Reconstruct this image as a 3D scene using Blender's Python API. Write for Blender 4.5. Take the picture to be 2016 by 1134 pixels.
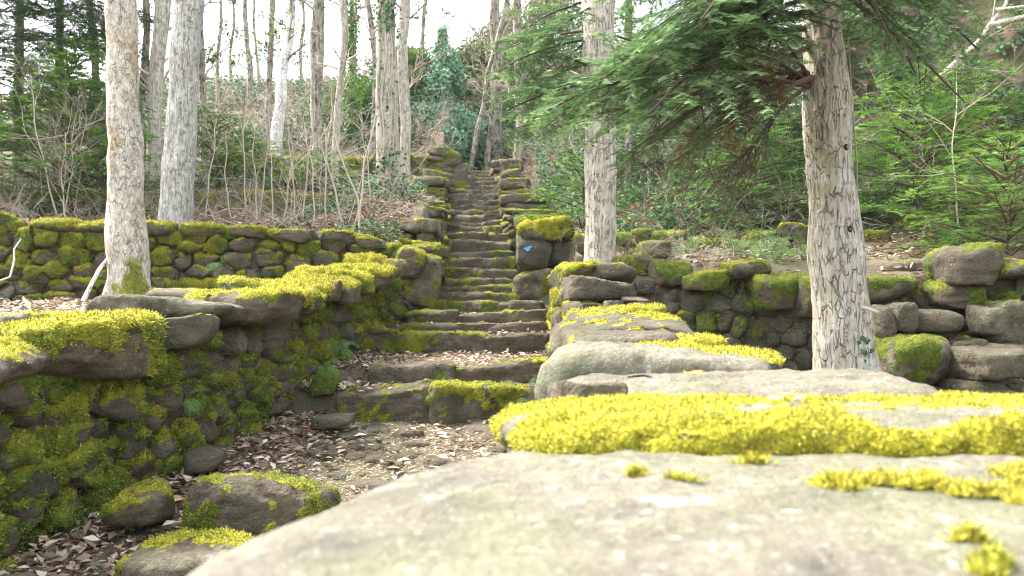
import bpy, math, random
import numpy as np
from mathutils import Vector

for _o in list(bpy.data.objects): bpy.data.objects.remove(_o)
random.seed(7)
R = np.random.default_rng(11)
SC = bpy.context.scene
COL = SC.collection

# ---------------------------------------------------------------- camera, sky, sun, exposure
FPX, PITCH = 1552.0, math.radians(1.59)
cd = bpy.data.cameras.new('camera')
cam = bpy.data.objects.new('camera', cd); COL.objects.link(cam)
cd.sensor_width = 36; cd.lens = 36*FPX/2016
cd.clip_start = 0.05; cd.clip_end = 800
cam.rotation_euler = (math.pi/2+PITCH, 0, 0)
cd.dof.use_dof = True; cd.dof.focus_distance = 6.0; cd.dof.aperture_fstop = 5.2
SC.camera = cam
SUN_EL, SUN_AZ = math.radians(52), math.radians(-62)     # azimuth measured from +Y towards +X
w = bpy.data.worlds.new('World'); SC.world = w; w.use_nodes = True
nt = w.node_tree
bg = nt.nodes['Background']; sky = nt.nodes.new('ShaderNodeTexSky')
sky.sky_type = 'NISHITA'; sky.sun_disc = False
sky.sun_elevation = SUN_EL; sky.sun_rotation = SUN_AZ
sky.air_density = 1.0; sky.dust_density = 4.0; sky.ozone_density = 1.0
hs = nt.nodes.new('ShaderNodeHueSaturation'); hs.inputs['Saturation'].default_value = .38   # thin high cloud: a milky sky
nt.links.new(sky.outputs[0], hs.inputs['Color']); nt.links.new(hs.outputs[0], bg.inputs[0]); bg.inputs[1].default_value = 0.15
sd = bpy.data.lights.new('sun', 'SUN'); sd.energy = 1.5; sd.angle = math.radians(10.0); sd.color = (1, 0.95, 0.86)
so = bpy.data.objects.new('sun', sd); COL.objects.link(so)
sdir = Vector((math.sin(SUN_AZ)*math.cos(SUN_EL), math.cos(SUN_AZ)*math.cos(SUN_EL), math.sin(SUN_EL)))
so.rotation_euler = sdir.to_track_quat('Z', 'Y').to_euler(); so.location = (-6, 4, 12)
SC.view_settings.view_transform = 'Standard'; SC.view_settings.look = 'None'
SC.view_settings.exposure = 2.92; SC.view_settings.gamma = 1
SC.render.engine = 'CYCLES'
SC.cycles.use_denoising = True; SC.cycles.filter_width = 1.1
SC.cycles.max_bounces = 7; SC.cycles.transparent_max_bounces = 4; SC.cycles.diffuse_bounces = 5

CP, SP = math.cos(PITCH), math.sin(PITCH)
def P(px, py, d):
    """the place d metres ahead of the camera that the survey of the photograph gives for a pixel"""
    x = (px-1008)/FPX*d; y = -(py-567)/FPX*d
    return np.array([x, CP*d-SP*y, SP*d+CP*y])
def X(px, d): return (px-1008)/FPX*d
def Z(py, d): return (610-py)/FPX*d

# ---------------------------------------------------------------- noise
def _hash(ix, iy, iz, s):
    h = (ix*374761393 + iy*668265263 + iz*2147483647 + s*1274126177) & 0xFFFFFFFF
    h = ((h ^ (h >> 13))*1274126177) & 0xFFFFFFFF
    h = ((h ^ (h >> 15))*2246822519) & 0xFFFFFFFF
    return ((h ^ (h >> 16)) & 0xFFFF)/32767.5-1.0
def vn(p, s=0):
    p = np.asarray(p, float); i = np.floor(p).astype(np.int64); f = p-i; f = f*f*(3-2*f)
    x, y, z = i[..., 0], i[..., 1], i[..., 2]; fx, fy, fz = f[..., 0], f[..., 1], f[..., 2]
    def L(a, b, t): return a+(b-a)*t
    return L(L(L(_hash(x,y,z,s), _hash(x+1,y,z,s), fx), L(_hash(x,y+1,z,s), _hash(x+1,y+1,z,s), fx), fy),
             L(L(_hash(x,y,z+1,s), _hash(x+1,y,z+1,s), fx), L(_hash(x,y+1,z+1,s), _hash(x+1,y+1,z+1,s), fx), fy), fz)
def fbm(p, o=4, s=0, g=0.5):
    a, t, n = 1.0, 0.0, 0.0
    p = np.asarray(p, float)
    for k in range(o):
        t = t+a*vn(p, s+k*17); n += a; a *= g; p = p*2.03+11.3
    return t/n
def sm(a, b, x):
    t = np.clip((np.asarray(x, float)-a)/(b-a), 0, 1); return t*t*(3-2*t)
def lerp(a, b, t): return a+(b-a)*t

# ---------------------------------------------------------------- mesh buffer
ATT = ('moss', 'yel', 'lite', 'rnd')
class Buf:
    def __init__(s): s.V, s.A, s.Q, s.n = [], [], [], 0
    def add(s, V, F, A=None, mat=0, **kw):
        """V (n,3); F list of arrays (m,3) or (m,4); attributes per vertex as keyword"""
        V = np.asarray(V, np.float64).reshape(-1, 3); n = len(V)
        a = np.zeros((n, 4), np.float32)
        for i, k in enumerate(ATT):
            if k in kw: a[:, i] = kw[k]
        s.V.append(V); s.A.append(a)
        for f in (F if isinstance(F, list) else [F]):
            if len(f): s.Q.append((np.asarray(f, np.int64)+s.n, mat))
        s.n += n
    def build(s, name, mats, parent=None, smooth=True, attrs=True):
        me = bpy.data.meshes.new(name)
        V = np.concatenate(s.V)
        if parent is not None:
            p = parent; off = np.zeros(3)
            while p is not None: off = off+np.array(p.location); p = p.parent
            V = V-off
        me.vertices.add(len(V)); me.vertices.foreach_set('co', V.astype(np.float32).ravel())
        li = np.concatenate([q.ravel() for q, m in s.Q])
        tot = np.concatenate([np.full(len(q), q.shape[1]) for q, m in s.Q])
        mi = np.concatenate([np.full(len(q), m) for q, m in s.Q])
        st = np.concatenate([[0], np.cumsum(tot)[:-1]])
        me.loops.add(len(li)); me.loops.foreach_set('vertex_index', li.astype(np.int32))
        me.polygons.add(len(tot)); me.polygons.foreach_set('loop_start', st.astype(np.int32))
        me.polygons.foreach_set('loop_total', tot.astype(np.int32))
        me.polygons.foreach_set('material_index', mi.astype(np.int32))
        me.polygons.foreach_set('use_smooth', np.full(len(tot), smooth))
        me.update(calc_edges=True)
        if attrs:
            A = np.concatenate(s.A)
            for i, k in enumerate(ATT):
                at = me.attributes.new(k, 'FLOAT', 'POINT'); at.data.foreach_set('value', np.ascontiguousarray(A[:, i]))
        for m in (mats if isinstance(mats, (list, tuple)) else [mats]): me.materials.append(m)
        o = bpy.data.objects.new(name, me); COL.objects.link(o)
        if parent is not None: o.parent = parent
        return o
def tag(o, label, cat, group=None, kind=None):
    if label: o['label'] = label
    if cat: o['category'] = cat
    if group: o['group'] = group
    if kind: o['kind'] = kind
    return o
def thing(name, label, cat, loc=(0, 0, 0), group=None):
    o = bpy.data.objects.new(name, None); COL.objects.link(o); o.location = tuple(float(v) for v in loc)
    o.empty_display_size = 0.1
    return tag(o, label, cat, group)

# ---------------------------------------------------------------- materials
class NT:
    def __init__(s, name):
        s.m = bpy.data.materials.new(name); s.m.use_nodes = True; s.t = s.m.node_tree
        s.b = s.t.nodes['Principled BSDF']; s.out = s.t.nodes['Material Output']
        s.b.inputs['Roughness'].default_value = 0.9
        s.b.inputs['Specular IOR Level'].default_value = 0.25
        s.pos = s.n('ShaderNodeNewGeometry').outputs['Position']
    def n(s, t, **k):
        x = s.t.nodes.new(t)
        for a, b in k.items(): setattr(x, a, b)
        return x
    def l(s, a, b): s.t.links.new(a, b)
    def setin(s, x, i, v):
        if hasattr(v, 'is_linked') or isinstance(v, bpy.types.NodeSocket): s.l(v, x.inputs[i])
        else: x.inputs[i].default_value = v
    def noise(s, sc, det=4, rough=.55, vec=None, dist=0):
        x = s.n('ShaderNodeTexNoise'); x.inputs['Scale'].default_value = sc; x.inputs['Detail'].default_value = det
        x.inputs['Roughness'].default_value = rough; x.inputs['Distortion'].default_value = dist
        s.l(vec or s.pos, x.inputs['Vector']); return x.outputs['Fac']
    def vor(s, sc, feat='F1', vec=None, rand=1):
        x = s.n('ShaderNodeTexVoronoi', feature=feat); x.inputs['Scale'].default_value = sc
        x.inputs['Randomness'].default_value = rand
        s.l(vec or s.pos, x.inputs['Vector']); return x.outputs['Distance']
    def mapv(s, scale, vec=None):
        x = s.n('ShaderNodeMapping'); x.inputs['Scale'].default_value = scale; s.l(vec or s.pos, x.inputs['Vector']); return x.outputs[0]
    def att(s, name):
        x = s.n('ShaderNodeAttribute'); x.attribute_name = name; return x.outputs['Fac']
    def math(s, op, a, b=0.0, c=None):
        x = s.n('ShaderNodeMath', operation=op); s.setin(x, 0, a); s.setin(x, 1, b)
        if c is not None: s.setin(x, 2, c)
        return x.outputs[0]
    def rng(s, v, a, b, c=0.0, d=1.0):
        x = s.n('ShaderNodeMapRange', interpolation_type='SMOOTHSTEP'); s.setin(x, 0, v)
        for i, q in enumerate((a, b, c, d)): s.setin(x, i+1, q)
        return x.outputs[0]
    def mix(s, f, a, b, blend='MIX'):
        x = s.n('ShaderNodeMix', data_type='RGBA', blend_type=blend)
        s.setin(x, 0, f)
        for i, v in ((6, a), (7, b)):
            if isinstance(v, tuple): v = (*v, 1) if len(v) == 3 else v
            s.setin(x, i, v)
        return x.outputs[2]
    def ramp(s, f, stops):
        x = s.n('ShaderNodeValToRGB'); e = x.color_ramp.elements
        while len(e) < len(stops): e.new(.5)
        for q, (p, c) in zip(e, stops): q.position = p; q.color = (*c, 1)
        s.l(f, x.inputs[0]); return x.outputs[0]
    def bump(s, h, dist, strength=1.0, prev=None):
        x = s.n('ShaderNodeBump'); x.inputs['Distance'].default_value = dist; x.inputs['Strength'].default_value = strength
        s.l(h, x.inputs['Height'])
        if prev is not None: s.l(prev, x.inputs['Normal'])
        return x.outputs[0]
    def leafy(s, col, trans=0.35, rough=.7):
        s.b.inputs['Roughness'].default_value = rough
        s.l(col, s.b.inputs['Base Color'])
        t = s.n('ShaderNodeBsdfTranslucent'); s.l(col, t.inputs[0])
        x = s.n('ShaderNodeMixShader'); x.inputs[0].default_value = trans
        s.l(s.b.outputs[0], x.inputs[1]); s.l(t.outputs[0], x.inputs[2]); s.l(x.outputs[0], s.out.inputs[0])

def mat_rock(name='mossy_rock', slab=False):
    m = NT(name)
    moss, yel, lite, rnd = [m.att(k) for k in ATT]
    n1 = m.noise(5, 8, .62); n2 = m.noise(38, 6, .65); n3 = m.noise(1.7, 3)
    st = m.noise(9, 5, .6, m.mapv((.6, .6, 3.2)))
    dark = m.ramp(n1, [(.34, (.045, .037, .023)), (.5, (.165, .142, .094)), (.64, (.35, .31, .225))])
    brown = m.ramp(st, [(.3, (.075, .054, .034)), (.7, (.27, .215, .145))])
    base = m.mix(m.rng(m.math('ADD', rnd, m.math('MULTIPLY', n3, .6)), .35, .95), dark, brown)
    light = m.ramp(m.math('ADD', m.math('MULTIPLY', n1, .5), m.math('MULTIPLY', n2, .5)), [(.36, (.07, .061, .044)), (.5, (.15, .134, .10)), (.64, (.23, .214, .172))])
    if slab:
        light = m.ramp(m.noise(7, 7, .6), [(.3, (.055, .052, .045)), (.45, (.105, .093, .070)), (.58, (.14, .125, .092)), (.7, (.095, .092, .083))])
        light = m.mix(m.math('MULTIPLY', m.rng(m.noise(28, 5, .7), .52, .66), .6), light, (.065, .06, .05))
        light = m.mix(m.math('MULTIPLY', m.rng(m.noise(16, 5, .7, dist=.6), .6, .68), .45), light, (.25, .245, .23))
    base = m.mix(lite, base, light)
    spk = m.noise(60, 6, .8); base = m.mix(m.rng(spk, .36, .47, .75, 0), base, m.mix(.5, base, (.012, .010, .008)))
    base = m.mix(m.rng(spk, .55, .68, 0, .55), base, m.mix(lite, (.24, .215, .165), (.42, .40, .34)))
    lich = m.rng(m.noise(14, 6, .7, dist=.4), .60, .68)
    base = m.mix(m.math('MULTIPLY', lich, .55), base, (.40, .42, .36))
    wet = m.rng(m.noise(3.1, 6, .6), .42, .62)
    base = m.mix(m.math('MULTIPLY', wet, .35), base, (.10, .115, .045))       # thin algae film
    mn = m.noise(26, 6, .7); mb = m.noise(2.6, 4, .6)
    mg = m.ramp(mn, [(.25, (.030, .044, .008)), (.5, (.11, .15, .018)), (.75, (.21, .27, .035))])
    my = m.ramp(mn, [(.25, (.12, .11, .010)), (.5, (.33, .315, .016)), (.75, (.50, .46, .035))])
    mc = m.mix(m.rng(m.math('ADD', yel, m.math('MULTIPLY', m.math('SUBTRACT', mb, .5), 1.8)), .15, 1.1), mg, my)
    rust = m.math('MAXIMUM', m.rng(m.noise(6.3, 4), .6, .72), m.rng(m.noise(24, 4), .58, .70))
    mc = m.mix(m.math('MULTIPLY', rust, .45), mc, (.13, .085, .018))
    f = m.rng(m.math('ADD', moss, m.math('MULTIPLY', m.math('SUBTRACT', m.noise(60, 5, .7), .5), .9)), .38, .58)
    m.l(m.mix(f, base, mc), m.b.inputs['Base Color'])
    hr = m.math('ADD', m.math('MULTIPLY', n2, .9), m.math('MULTIPLY', m.noise(85, 4, .7), .5))
    hm = m.math('ADD', m.noise(130, 3, .7), m.math('MULTIPLY', m.vor(95), .8))
    b1 = m.bump(m.math('MULTIPLY', hr, m.math('SUBTRACT', 1.0, f)), .014 if slab else .08, 1.0)
    b2 = m.bump(m.math('MULTIPLY', hm, f), .022, 1.0, b1)
    m.l(b2, m.b.inputs['Normal']); return m.m
def mat_moss_blade():
    m = NT('moss_strands')
    yel, rnd = m.att('yel'), m.att('rnd')
    mb = m.noise(2.6, 4, .6)
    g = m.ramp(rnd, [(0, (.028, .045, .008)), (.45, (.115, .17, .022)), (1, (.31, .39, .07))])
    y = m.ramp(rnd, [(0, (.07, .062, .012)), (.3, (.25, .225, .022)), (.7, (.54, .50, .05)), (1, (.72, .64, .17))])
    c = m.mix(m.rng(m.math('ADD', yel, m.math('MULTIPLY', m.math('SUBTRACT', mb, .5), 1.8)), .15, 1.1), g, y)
    c = m.mix(m.math('MULTIPLY', m.math('MAXIMUM', m.rng(m.noise(6.3, 4), .6, .72), m.rng(m.noise(24, 4), .58, .70)), .55), c, (.20, .14, .035))
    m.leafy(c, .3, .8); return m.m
def mat_ground():
    m = NT('forest_soil')
    n1 = m.noise(1.3, 6, .6); n2 = m.noise(22, 6, .7); n3 = m.noise(90, 4, .7)
    soil = m.ramp(n2, [(.3, (.04, .028, .018)), (.5, (.115, .085, .055)), (.7, (.22, .175, .12))])
    lit = m.ramp(n3, [(.3, (.06, .042, .026)), (.5, (.17, .13, .085)), (.7, (.31, .26, .185))])
    c = m.mix(m.rng(n1, .35, .6), soil, lit)
    c = m.mix(m.math('MULTIPLY', m.rng(m.noise(.8, 5), .45, .62), .65), c, (.085, .10, .045))
    m.l(c, m.b.inputs['Base Color'])
    m.l(m.bump(m.math('ADD', n2, m.math('MULTIPLY', n3, .5)), .03, 1.0), m.b.inputs['Normal']); return m.m
def mat_cliff():
    m = NT('cliff_rock')
    n1 = m.noise(.9, 8, .65); n2 = m.noise(6, 8, .7, m.mapv((1, 1, 2.2)))
    c = m.ramp(n2, [(.3, (.05, .04, .026)), (.5, (.15, .12, .075)), (.7, (.26, .215, .145))])
    c = m.mix(m.rng(n1, .45, .6), c, (.055, .075, .022))
    m.l(c, m.b.inputs['Base Color']); m.l(m.bump(n2, .12, 1.0), m.b.inputs['Normal']); return m.m
def mat_bark(name, stops, crack=(.03, .022, .015), sc=30, stretch=.22, cw=.09, depth=.012, patch=None, patchf=(.55, .65), lich=None, crackmix=.85, wob_s=.06):
    m = NT(name)
    v = m.mapv((1, 1, stretch))
    wob = m.n('ShaderNodeVectorMath', operation='ADD')
    nz = m.n('ShaderNodeTexNoise'); nz.inputs['Scale'].default_value = 9; nz.inputs['Detail'].default_value = 3; m.l(m.pos, nz.inputs['Vector'])
    sc_ = m.n('ShaderNodeVectorMath', operation='SCALE'); sc_.inputs['Scale'].default_value = wob_s; m.l(nz.outputs['Color'], sc_.inputs[0])
    m.l(v, wob.inputs[0]); m.l(sc_.outputs[0], wob.inputs[1])
    e = m.vor(sc, 'DISTANCE_TO_EDGE', wob.outputs[0])
    n1 = m.noise(sc*.9, 6, .7, v); n2 = m.noise(3.0, 4, .6); n3 = m.noise(70, 4, .7)
    c = m.ramp(m.math('ADD', m.math('MULTIPLY', n1, .75), m.math('MULTIPLY', n3, .25)), stops)
    if patch: c = m.mix(m.math('MULTIPLY', m.rng(n2, *patchf), .7), c, patch)
    if lich: c = m.mix(m.math('MULTIPLY', m.rng(m.noise(11, 5, .7), .52, .66), .4), c, lich)
    cr = m.rng(e, 0, cw, 1, 0)
    brk = m.rng(m.noise(sc*.4, 4), .40, .62)
    cr = m.math('MULTIPLY', cr, brk)
    c = m.mix(m.math('MULTIPLY', cr, crackmix), c, crack)
    moss = m.att('moss')
    f = m.rng(m.math('ADD', moss, m.math('MULTIPLY', m.math('SUBTRACT', n3, .5), .8)), .4, .6)
    c = m.mix(f, c, m.ramp(n3, [(.3, (.05, .06, .01)), (.7, (.26, .27, .04))]))
    m.l(c, m.b.inputs['Base Color'])
    h = m.math('SUBTRACT', m.math('MULTIPLY', n1, .5), cr)
    m.l(m.bump(h, depth, 1.0), m.b.inputs['Normal']); return m.m
def mat_leaf(name, stops, trans=.35, rough=.55, var=None):
    m = NT(name); c = m.ramp(m.att('rnd'), stops)
    if var: c = m.mix(m.math('MULTIPLY', m.rng(m.noise(var[1], 4), .45, .65), .8), c, var[0])
    m.leafy(c, trans, rough); return m.m

M_ROCK = mat_rock(); M_SLAB = mat_rock('beige_slab_rock', True); M_MOSS = mat_moss_blade(); M_GROUND = mat_ground(); M_CLIFF = mat_cliff()  # slab rock: the stone's own beige with grey-brown blotches
M_BARK_FIR = mat_bark('bark_fir', [(.3, (.18, .155, .11)), (.5, (.34, .30, .235)), (.7, (.53, .50, .42))], sc=38, stretch=.15, cw=.09, depth=.022, crack=(.08, .065, .045), crackmix=.5, patch=(.24, .23, .13), patchf=(.5, .68), lich=(.50, .54, .54))
M_BARK_FLAKY = mat_bark('bark_flaky', [(.3, (.20, .165, .115)), (.5, (.38, .345, .28)), (.68, (.58, .55, .48))], sc=40, stretch=.45, cw=.09, depth=.014, patch=(.30, .22, .12), patchf=(.52, .62), lich=(.66, .66, .60), crackmix=.5, crack=(.12, .09, .06))
M_BARK_RIDGE = mat_bark('bark_ridged', [(.3, (.17, .16, .13)), (.5, (.34, .33, .295)), (.7, (.54, .535, .50))], sc=42, stretch=.13, cw=.13, depth=.014, lich=(.55, .56, .50), crackmix=.5, crack=(.10, .09, .07))
M_BARK_POPLAR = mat_bark('bark_poplar', [(.3, (.23, .20, .155)), (.5, (.41, .37, .30)), (.7, (.58, .54, .46))], sc=34, stretch=.06, cw=.16, depth=.018, lich=(.58, .57, .48), crackmix=.55, crack=(.11, .09, .07))
M_BARK_FAR = mat_bark('bark_far', [(.3, (.16, .13, .10)), (.5, (.30, .27, .22)), (.7, (.46, .43, .37))], sc=16, stretch=.14, cw=.2, depth=.03, patch=(.14, .16, .07))
M_BARK_BIRCH = mat_bark('bark_birch', [(.3, (.45, .45, .46)), (.5, (.72, .73, .75)), (.7, (.82, .83, .84))], sc=7, stretch=1.6, cw=.08, depth=.01, crackmix=.8)
M_TWIG = mat_leaf('twig_bark', [(0, (.14, .105, .075)), (.5, (.30, .25, .19)), (1, (.50, .45, .37))], 0, .8)
M_DARKTWIG = mat_leaf('dark_branch_bark', [(0, (.035, .024, .018)), (1, (.13, .085, .06))], 0, .8)
M_NEEDLE = mat_leaf('fir_needles', [(0, (.014, .030, .011)), (.4, (.055, .115, .040)), (.75, (.15, .26, .095)), (1, (.33, .46, .22))], .3, .5)
M_NEEDLE_DRY = mat_leaf('dry_needles', [(0, (.10, .045, .018)), (1, (.33, .15, .06))], .2, .6)
M_YEW = mat_leaf('yew_needles', [(0, (.025, .065, .012)), (.5, (.08, .18, .028)), (1, (.22, .37, .07))], .35, .5)
M_IVY = mat_leaf('ivy_leaves', [(0, (.02, .055, .016)), (.5, (.05, .13, .04)), (.9, (.11, .22, .08)), (1, (.18, .28, .14))], .15, .65)
M_IVY2 = mat_leaf('ivy_olive', [(0, (.05, .055, .022)), (.5, (.14, .17, .065)), (1, (.30, .32, .16))], .2, .6)
M_FERN = mat_leaf('fern_fronds', [(0, (.035, .10, .018)), (1, (.16, .33, .07))], .4, .5)
M_LITTER = mat_leaf('dead_leaves', [(0, (.09, .062, .038)), (.35, (.23, .165, .105)), (.7, (.40, .315, .225)), (.93, (.58, .50, .40)), (1, (.38, .15, .05))], .12, .6)
M_OAK = mat_leaf('fallen_leaf_orange', [(0, (.55, .17, .03)), (1, (.65, .23, .05))], .2, .5)
M_BLUE = mat_leaf('blue_waymark_paint', [(0, (.08, .30, .50)), (1, (.14, .36, .52))], 0, .7)
M_DEBARK = mat_bark('bleached_wood', [(.3, (.42, .38, .31)), (.5, (.62, .59, .52)), (.7, (.74, .72, .66))], sc=30, stretch=.3, cw=.08, depth=.006)

# ---------------------------------------------------------------- terrain lines and heights
# the stairway: top y pixel of each riser, its distance, left and right ends
STEP = []
_yt = [766,723,653,640,615,596,580,567,551,530,509,498,477,458,446,437,423,414,404,393,381,373,364,357,350,343,336]
_d = [5.2,5.75,7.3,7.8,8.5,9.1,9.6,10.1,10.6,11.1,11.6,12.1,12.7,13.3,13.9,14.5,15.1,15.8,16.5,17.2,17.9,18.7,19.5,20.3,21.1,21.9,22.7]
_l = [668,729,760,785,806,812,856,858,860,860,860,860,868,874,878,881,884,885,886,887,888,889,890,891,892,893,894]
_r = [1080,1092,1078,1072,1068,1066,1020,1018,1018,1016,1015,1014,1006,1003,1000,997,993,990,986,984,983,982,981,979,978,977,976]
for a, b, c, e in zip(_yt, _d, _l, _r): STEP.append((b, Z(a, b), X(c, b), X(e, b)))
def zpath(y):
    y = np.asarray(y, float)
    z = np.interp(y, [-2, 2.4, 3.2, 5.2], [-1.45, -1.0, -.885, -.735])
    ys = [s[0] for s in STEP]; zs = [s[1] for s in STEP]
    for i, (d, zt, _, _) in enumerate(STEP):
        zn = zt-.035
        z = np.where(y > d+.17, zn, z)
    # landing between the second and third step
    z = np.where((y > 5.95) & (y < 7.45), np.interp(y, [5.95, 7.45], [STEP[1][1]-.035, -.40]), z)
    z = np.where(y > 23.2, np.interp(y, [23.2, 25.5, 34, 46, 120], [4.05, 4.25, 9.2, 13.0, 17]), z)
    return z
XLk = ([-2, 2.5, 5.6, 8.6, 9.2, 10, 15, 22, 30], [-2.3, -1.85, -1.45, -1.18, -1.02, -.95, -1.2, -1.64, -2.2])
XRk = ([-2, .5, 1.1, 2.3, 3.8, 5.8, 7.4, 8.6, 9.62, 9.75, 15, 22, 30], [-.3, -.1, .02, .13, .225, .325, .42, .50, .52, .06, -.10, -.45, -.9])
def xl(y): return np.interp(y, *XLk)
def xr(y): return np.interp(y, *XRk)
def yB(x): return np.interp(x, [-9, -5.1, -1.2], [7.2, 8.0, 9.5])
def yC(x): return np.interp(x, [-9, -1.2], [12.0, 13.2])
def yD(x): return np.interp(x, [-9, -1.5], [19.0, 19.5])
def yT(x): return np.interp(x, [.9, 2.0, 4.2, 7], [6.95, 6.38, 5.88, 5.5])      # right terrace wall
def zleft(x, y):
    z = np.interp(y, [0, 2.5, 3.5, 5, 7.5, 9], [-.36, -.27, -.13, -.05, .06, .12])
    z1 = np.interp(y-yB(x), [0, .4, 3.3, 3.5], [.80, .84, 1.42, 1.45])
    z2 = np.interp(y-yC(x), [0, .3, 6], [1.85, 1.9, 2.85])
    z3 = np.interp(y-yD(x), [0, .3, 6, 12, 20, 40, 120], [3.6, 3.7, 6.2, 8.6, 10.2, 12, 14])
    z1 = z1+sm(-3.2, -1.9, x)*sm(9.5, 12.3, y)*.3
    z = np.where(y > yB(x)+.12, z1, z); z = np.where(y > yC(x)+.12, z2, z); z = np.where(y > yD(x)+.12, z3, z)
    return z
def zright(x, y):
    pit = np.interp(y, [0, 4, 6], [-.75, -.62, -.55])
    t = y-yT(x)
    up = np.interp(t, [0, .5, 2.2, 4, 6, 9, 13, 17, 24, 40, 120], [.24, .36, .75, 1.15, 1.8, 2.8, 4.0, 5.2, 8.6, 14.5, 19])
    up = up+sm(3, 7, x)*sm(1.5, 6, t)*1.0
    up = np.where(y > 9.66, lerp(zpath(y)+.22, up, sm(.45, 2.0, x-xr(y))), up)
    return np.where(t > .12, up, pit)
def zterr(x, y, rough=True):
    x = np.asarray(x, float); y = np.asarray(y, float)
    zp, zl, zr = zpath(y), zleft(x, y), zright(x, y)
    a = sm(0, .16, (xl(y)-.12)-x); b = sm(0, .16, x-(xr(y)+.14))
    far = sm(23.3, 26.5, y)
    z = lerp(zp, zl, a); z = lerp(z, zr, b)
    z = lerp(z, lerp(zl, zr, sm(-5, 3, x)), far)
    if rough:
        p = np.stack([x, y, 0*x], -1)
        inpath = (1-a)*(1-b)
        amp = np.where(inpath > .5, .018, .05)+sm(12, 40, y)*.35
        z = z+fbm(p*np.where(y > 14, .7, 2.2)[..., None], 4, 3)*amp + fbm(p*9, 3, 9)*.012
    return z

def spaced(a, b, s0, grow, amax):
    """coordinates dense between a and b, growing outwards"""
    mid = list(np.arange(a, b+1e-6, s0)); lo, hi = [], []
    s, v = s0, a
    while v > -amax: s *= grow; v -= s; lo.append(v)
    s, v = s0, b
    while v < amax: s *= grow; v += s; hi.append(v)
    return np.array(lo[::-1]+mid+hi)
gx = spaced(-3.2, 3.2, .035, 1.035, 140)
gy = spaced(1.6, 24, .04, 1.05, 160)
GX, GY = np.meshgrid(gx, gy)
GZ = zterr(GX, GY)
gb = Buf()
n, mth = GX.shape[1], GX.shape[0]
idx = np.arange(n*mth).reshape(mth, n)
F = np.stack([idx[:-1, :-1], idx[:-1, 1:], idx[1:, 1:], idx[1:, :-1]], -1).reshape(-1, 4)
gb.add(np.stack([GX, GY, GZ], -1).reshape(-1, 3), F)
g = gb.build('ground', M_GROUND, attrs=False); g['kind'] = 'structure'

# ---------------------------------------------------------------- rocks
_bg = {}
def boxgrid(nx, ny, nz):
    k = (nx, ny, nz)
    if k in _bg: return _bg[k]
    idm = {}; V = []; Fq = []
    def vid(i, j, l):
        q = (i, j, l)
        if q not in idm: idm[q] = len(V); V.append((2*i/nx-1, 2*j/ny-1, 2*l/nz-1))
        return idm[q]
    for l, s in ((0, 0), (nz, 1)):
        for i in range(nx):
            for j in range(ny):
                q = [vid(i, j, l), vid(i+1, j, l), vid(i+1, j+1, l), vid(i, j+1, l)]; Fq.append(q if s else q[::-1])
    for j, s in ((0, 1), (ny, 0)):
        for i in range(nx):
            for l in range(nz):
                q = [vid(i, j, l), vid(i+1, j, l), vid(i+1, j, l+1), vid(i, j, l+1)]; Fq.append(q if s else q[::-1])
    for i, s in ((0, 0), (nx, 1)):
        for j in range(ny):
            for l in range(nz):
                q = [vid(i, j, l), vid(i, j+1, l), vid(i, j+1, l+1), vid(i, j, l+1)]; Fq.append(q if s else q[::-1])
    _bg[k] = (np.array(V), np.array(Fq)); return _bg[k]
def vnormals(V, F):
    a, b, c, d = V[F[:, 0]], V[F[:, 1]], V[F[:, 2]], V[F[:, 3]]
    fn = np.cross(c-a, d-b); N = np.zeros_like(V)
    for k in range(4): np.add.at(N, F[:, k], fn)
    return N/(np.linalg.norm(N, axis=1, keepdims=True)+1e-12), fn
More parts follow.
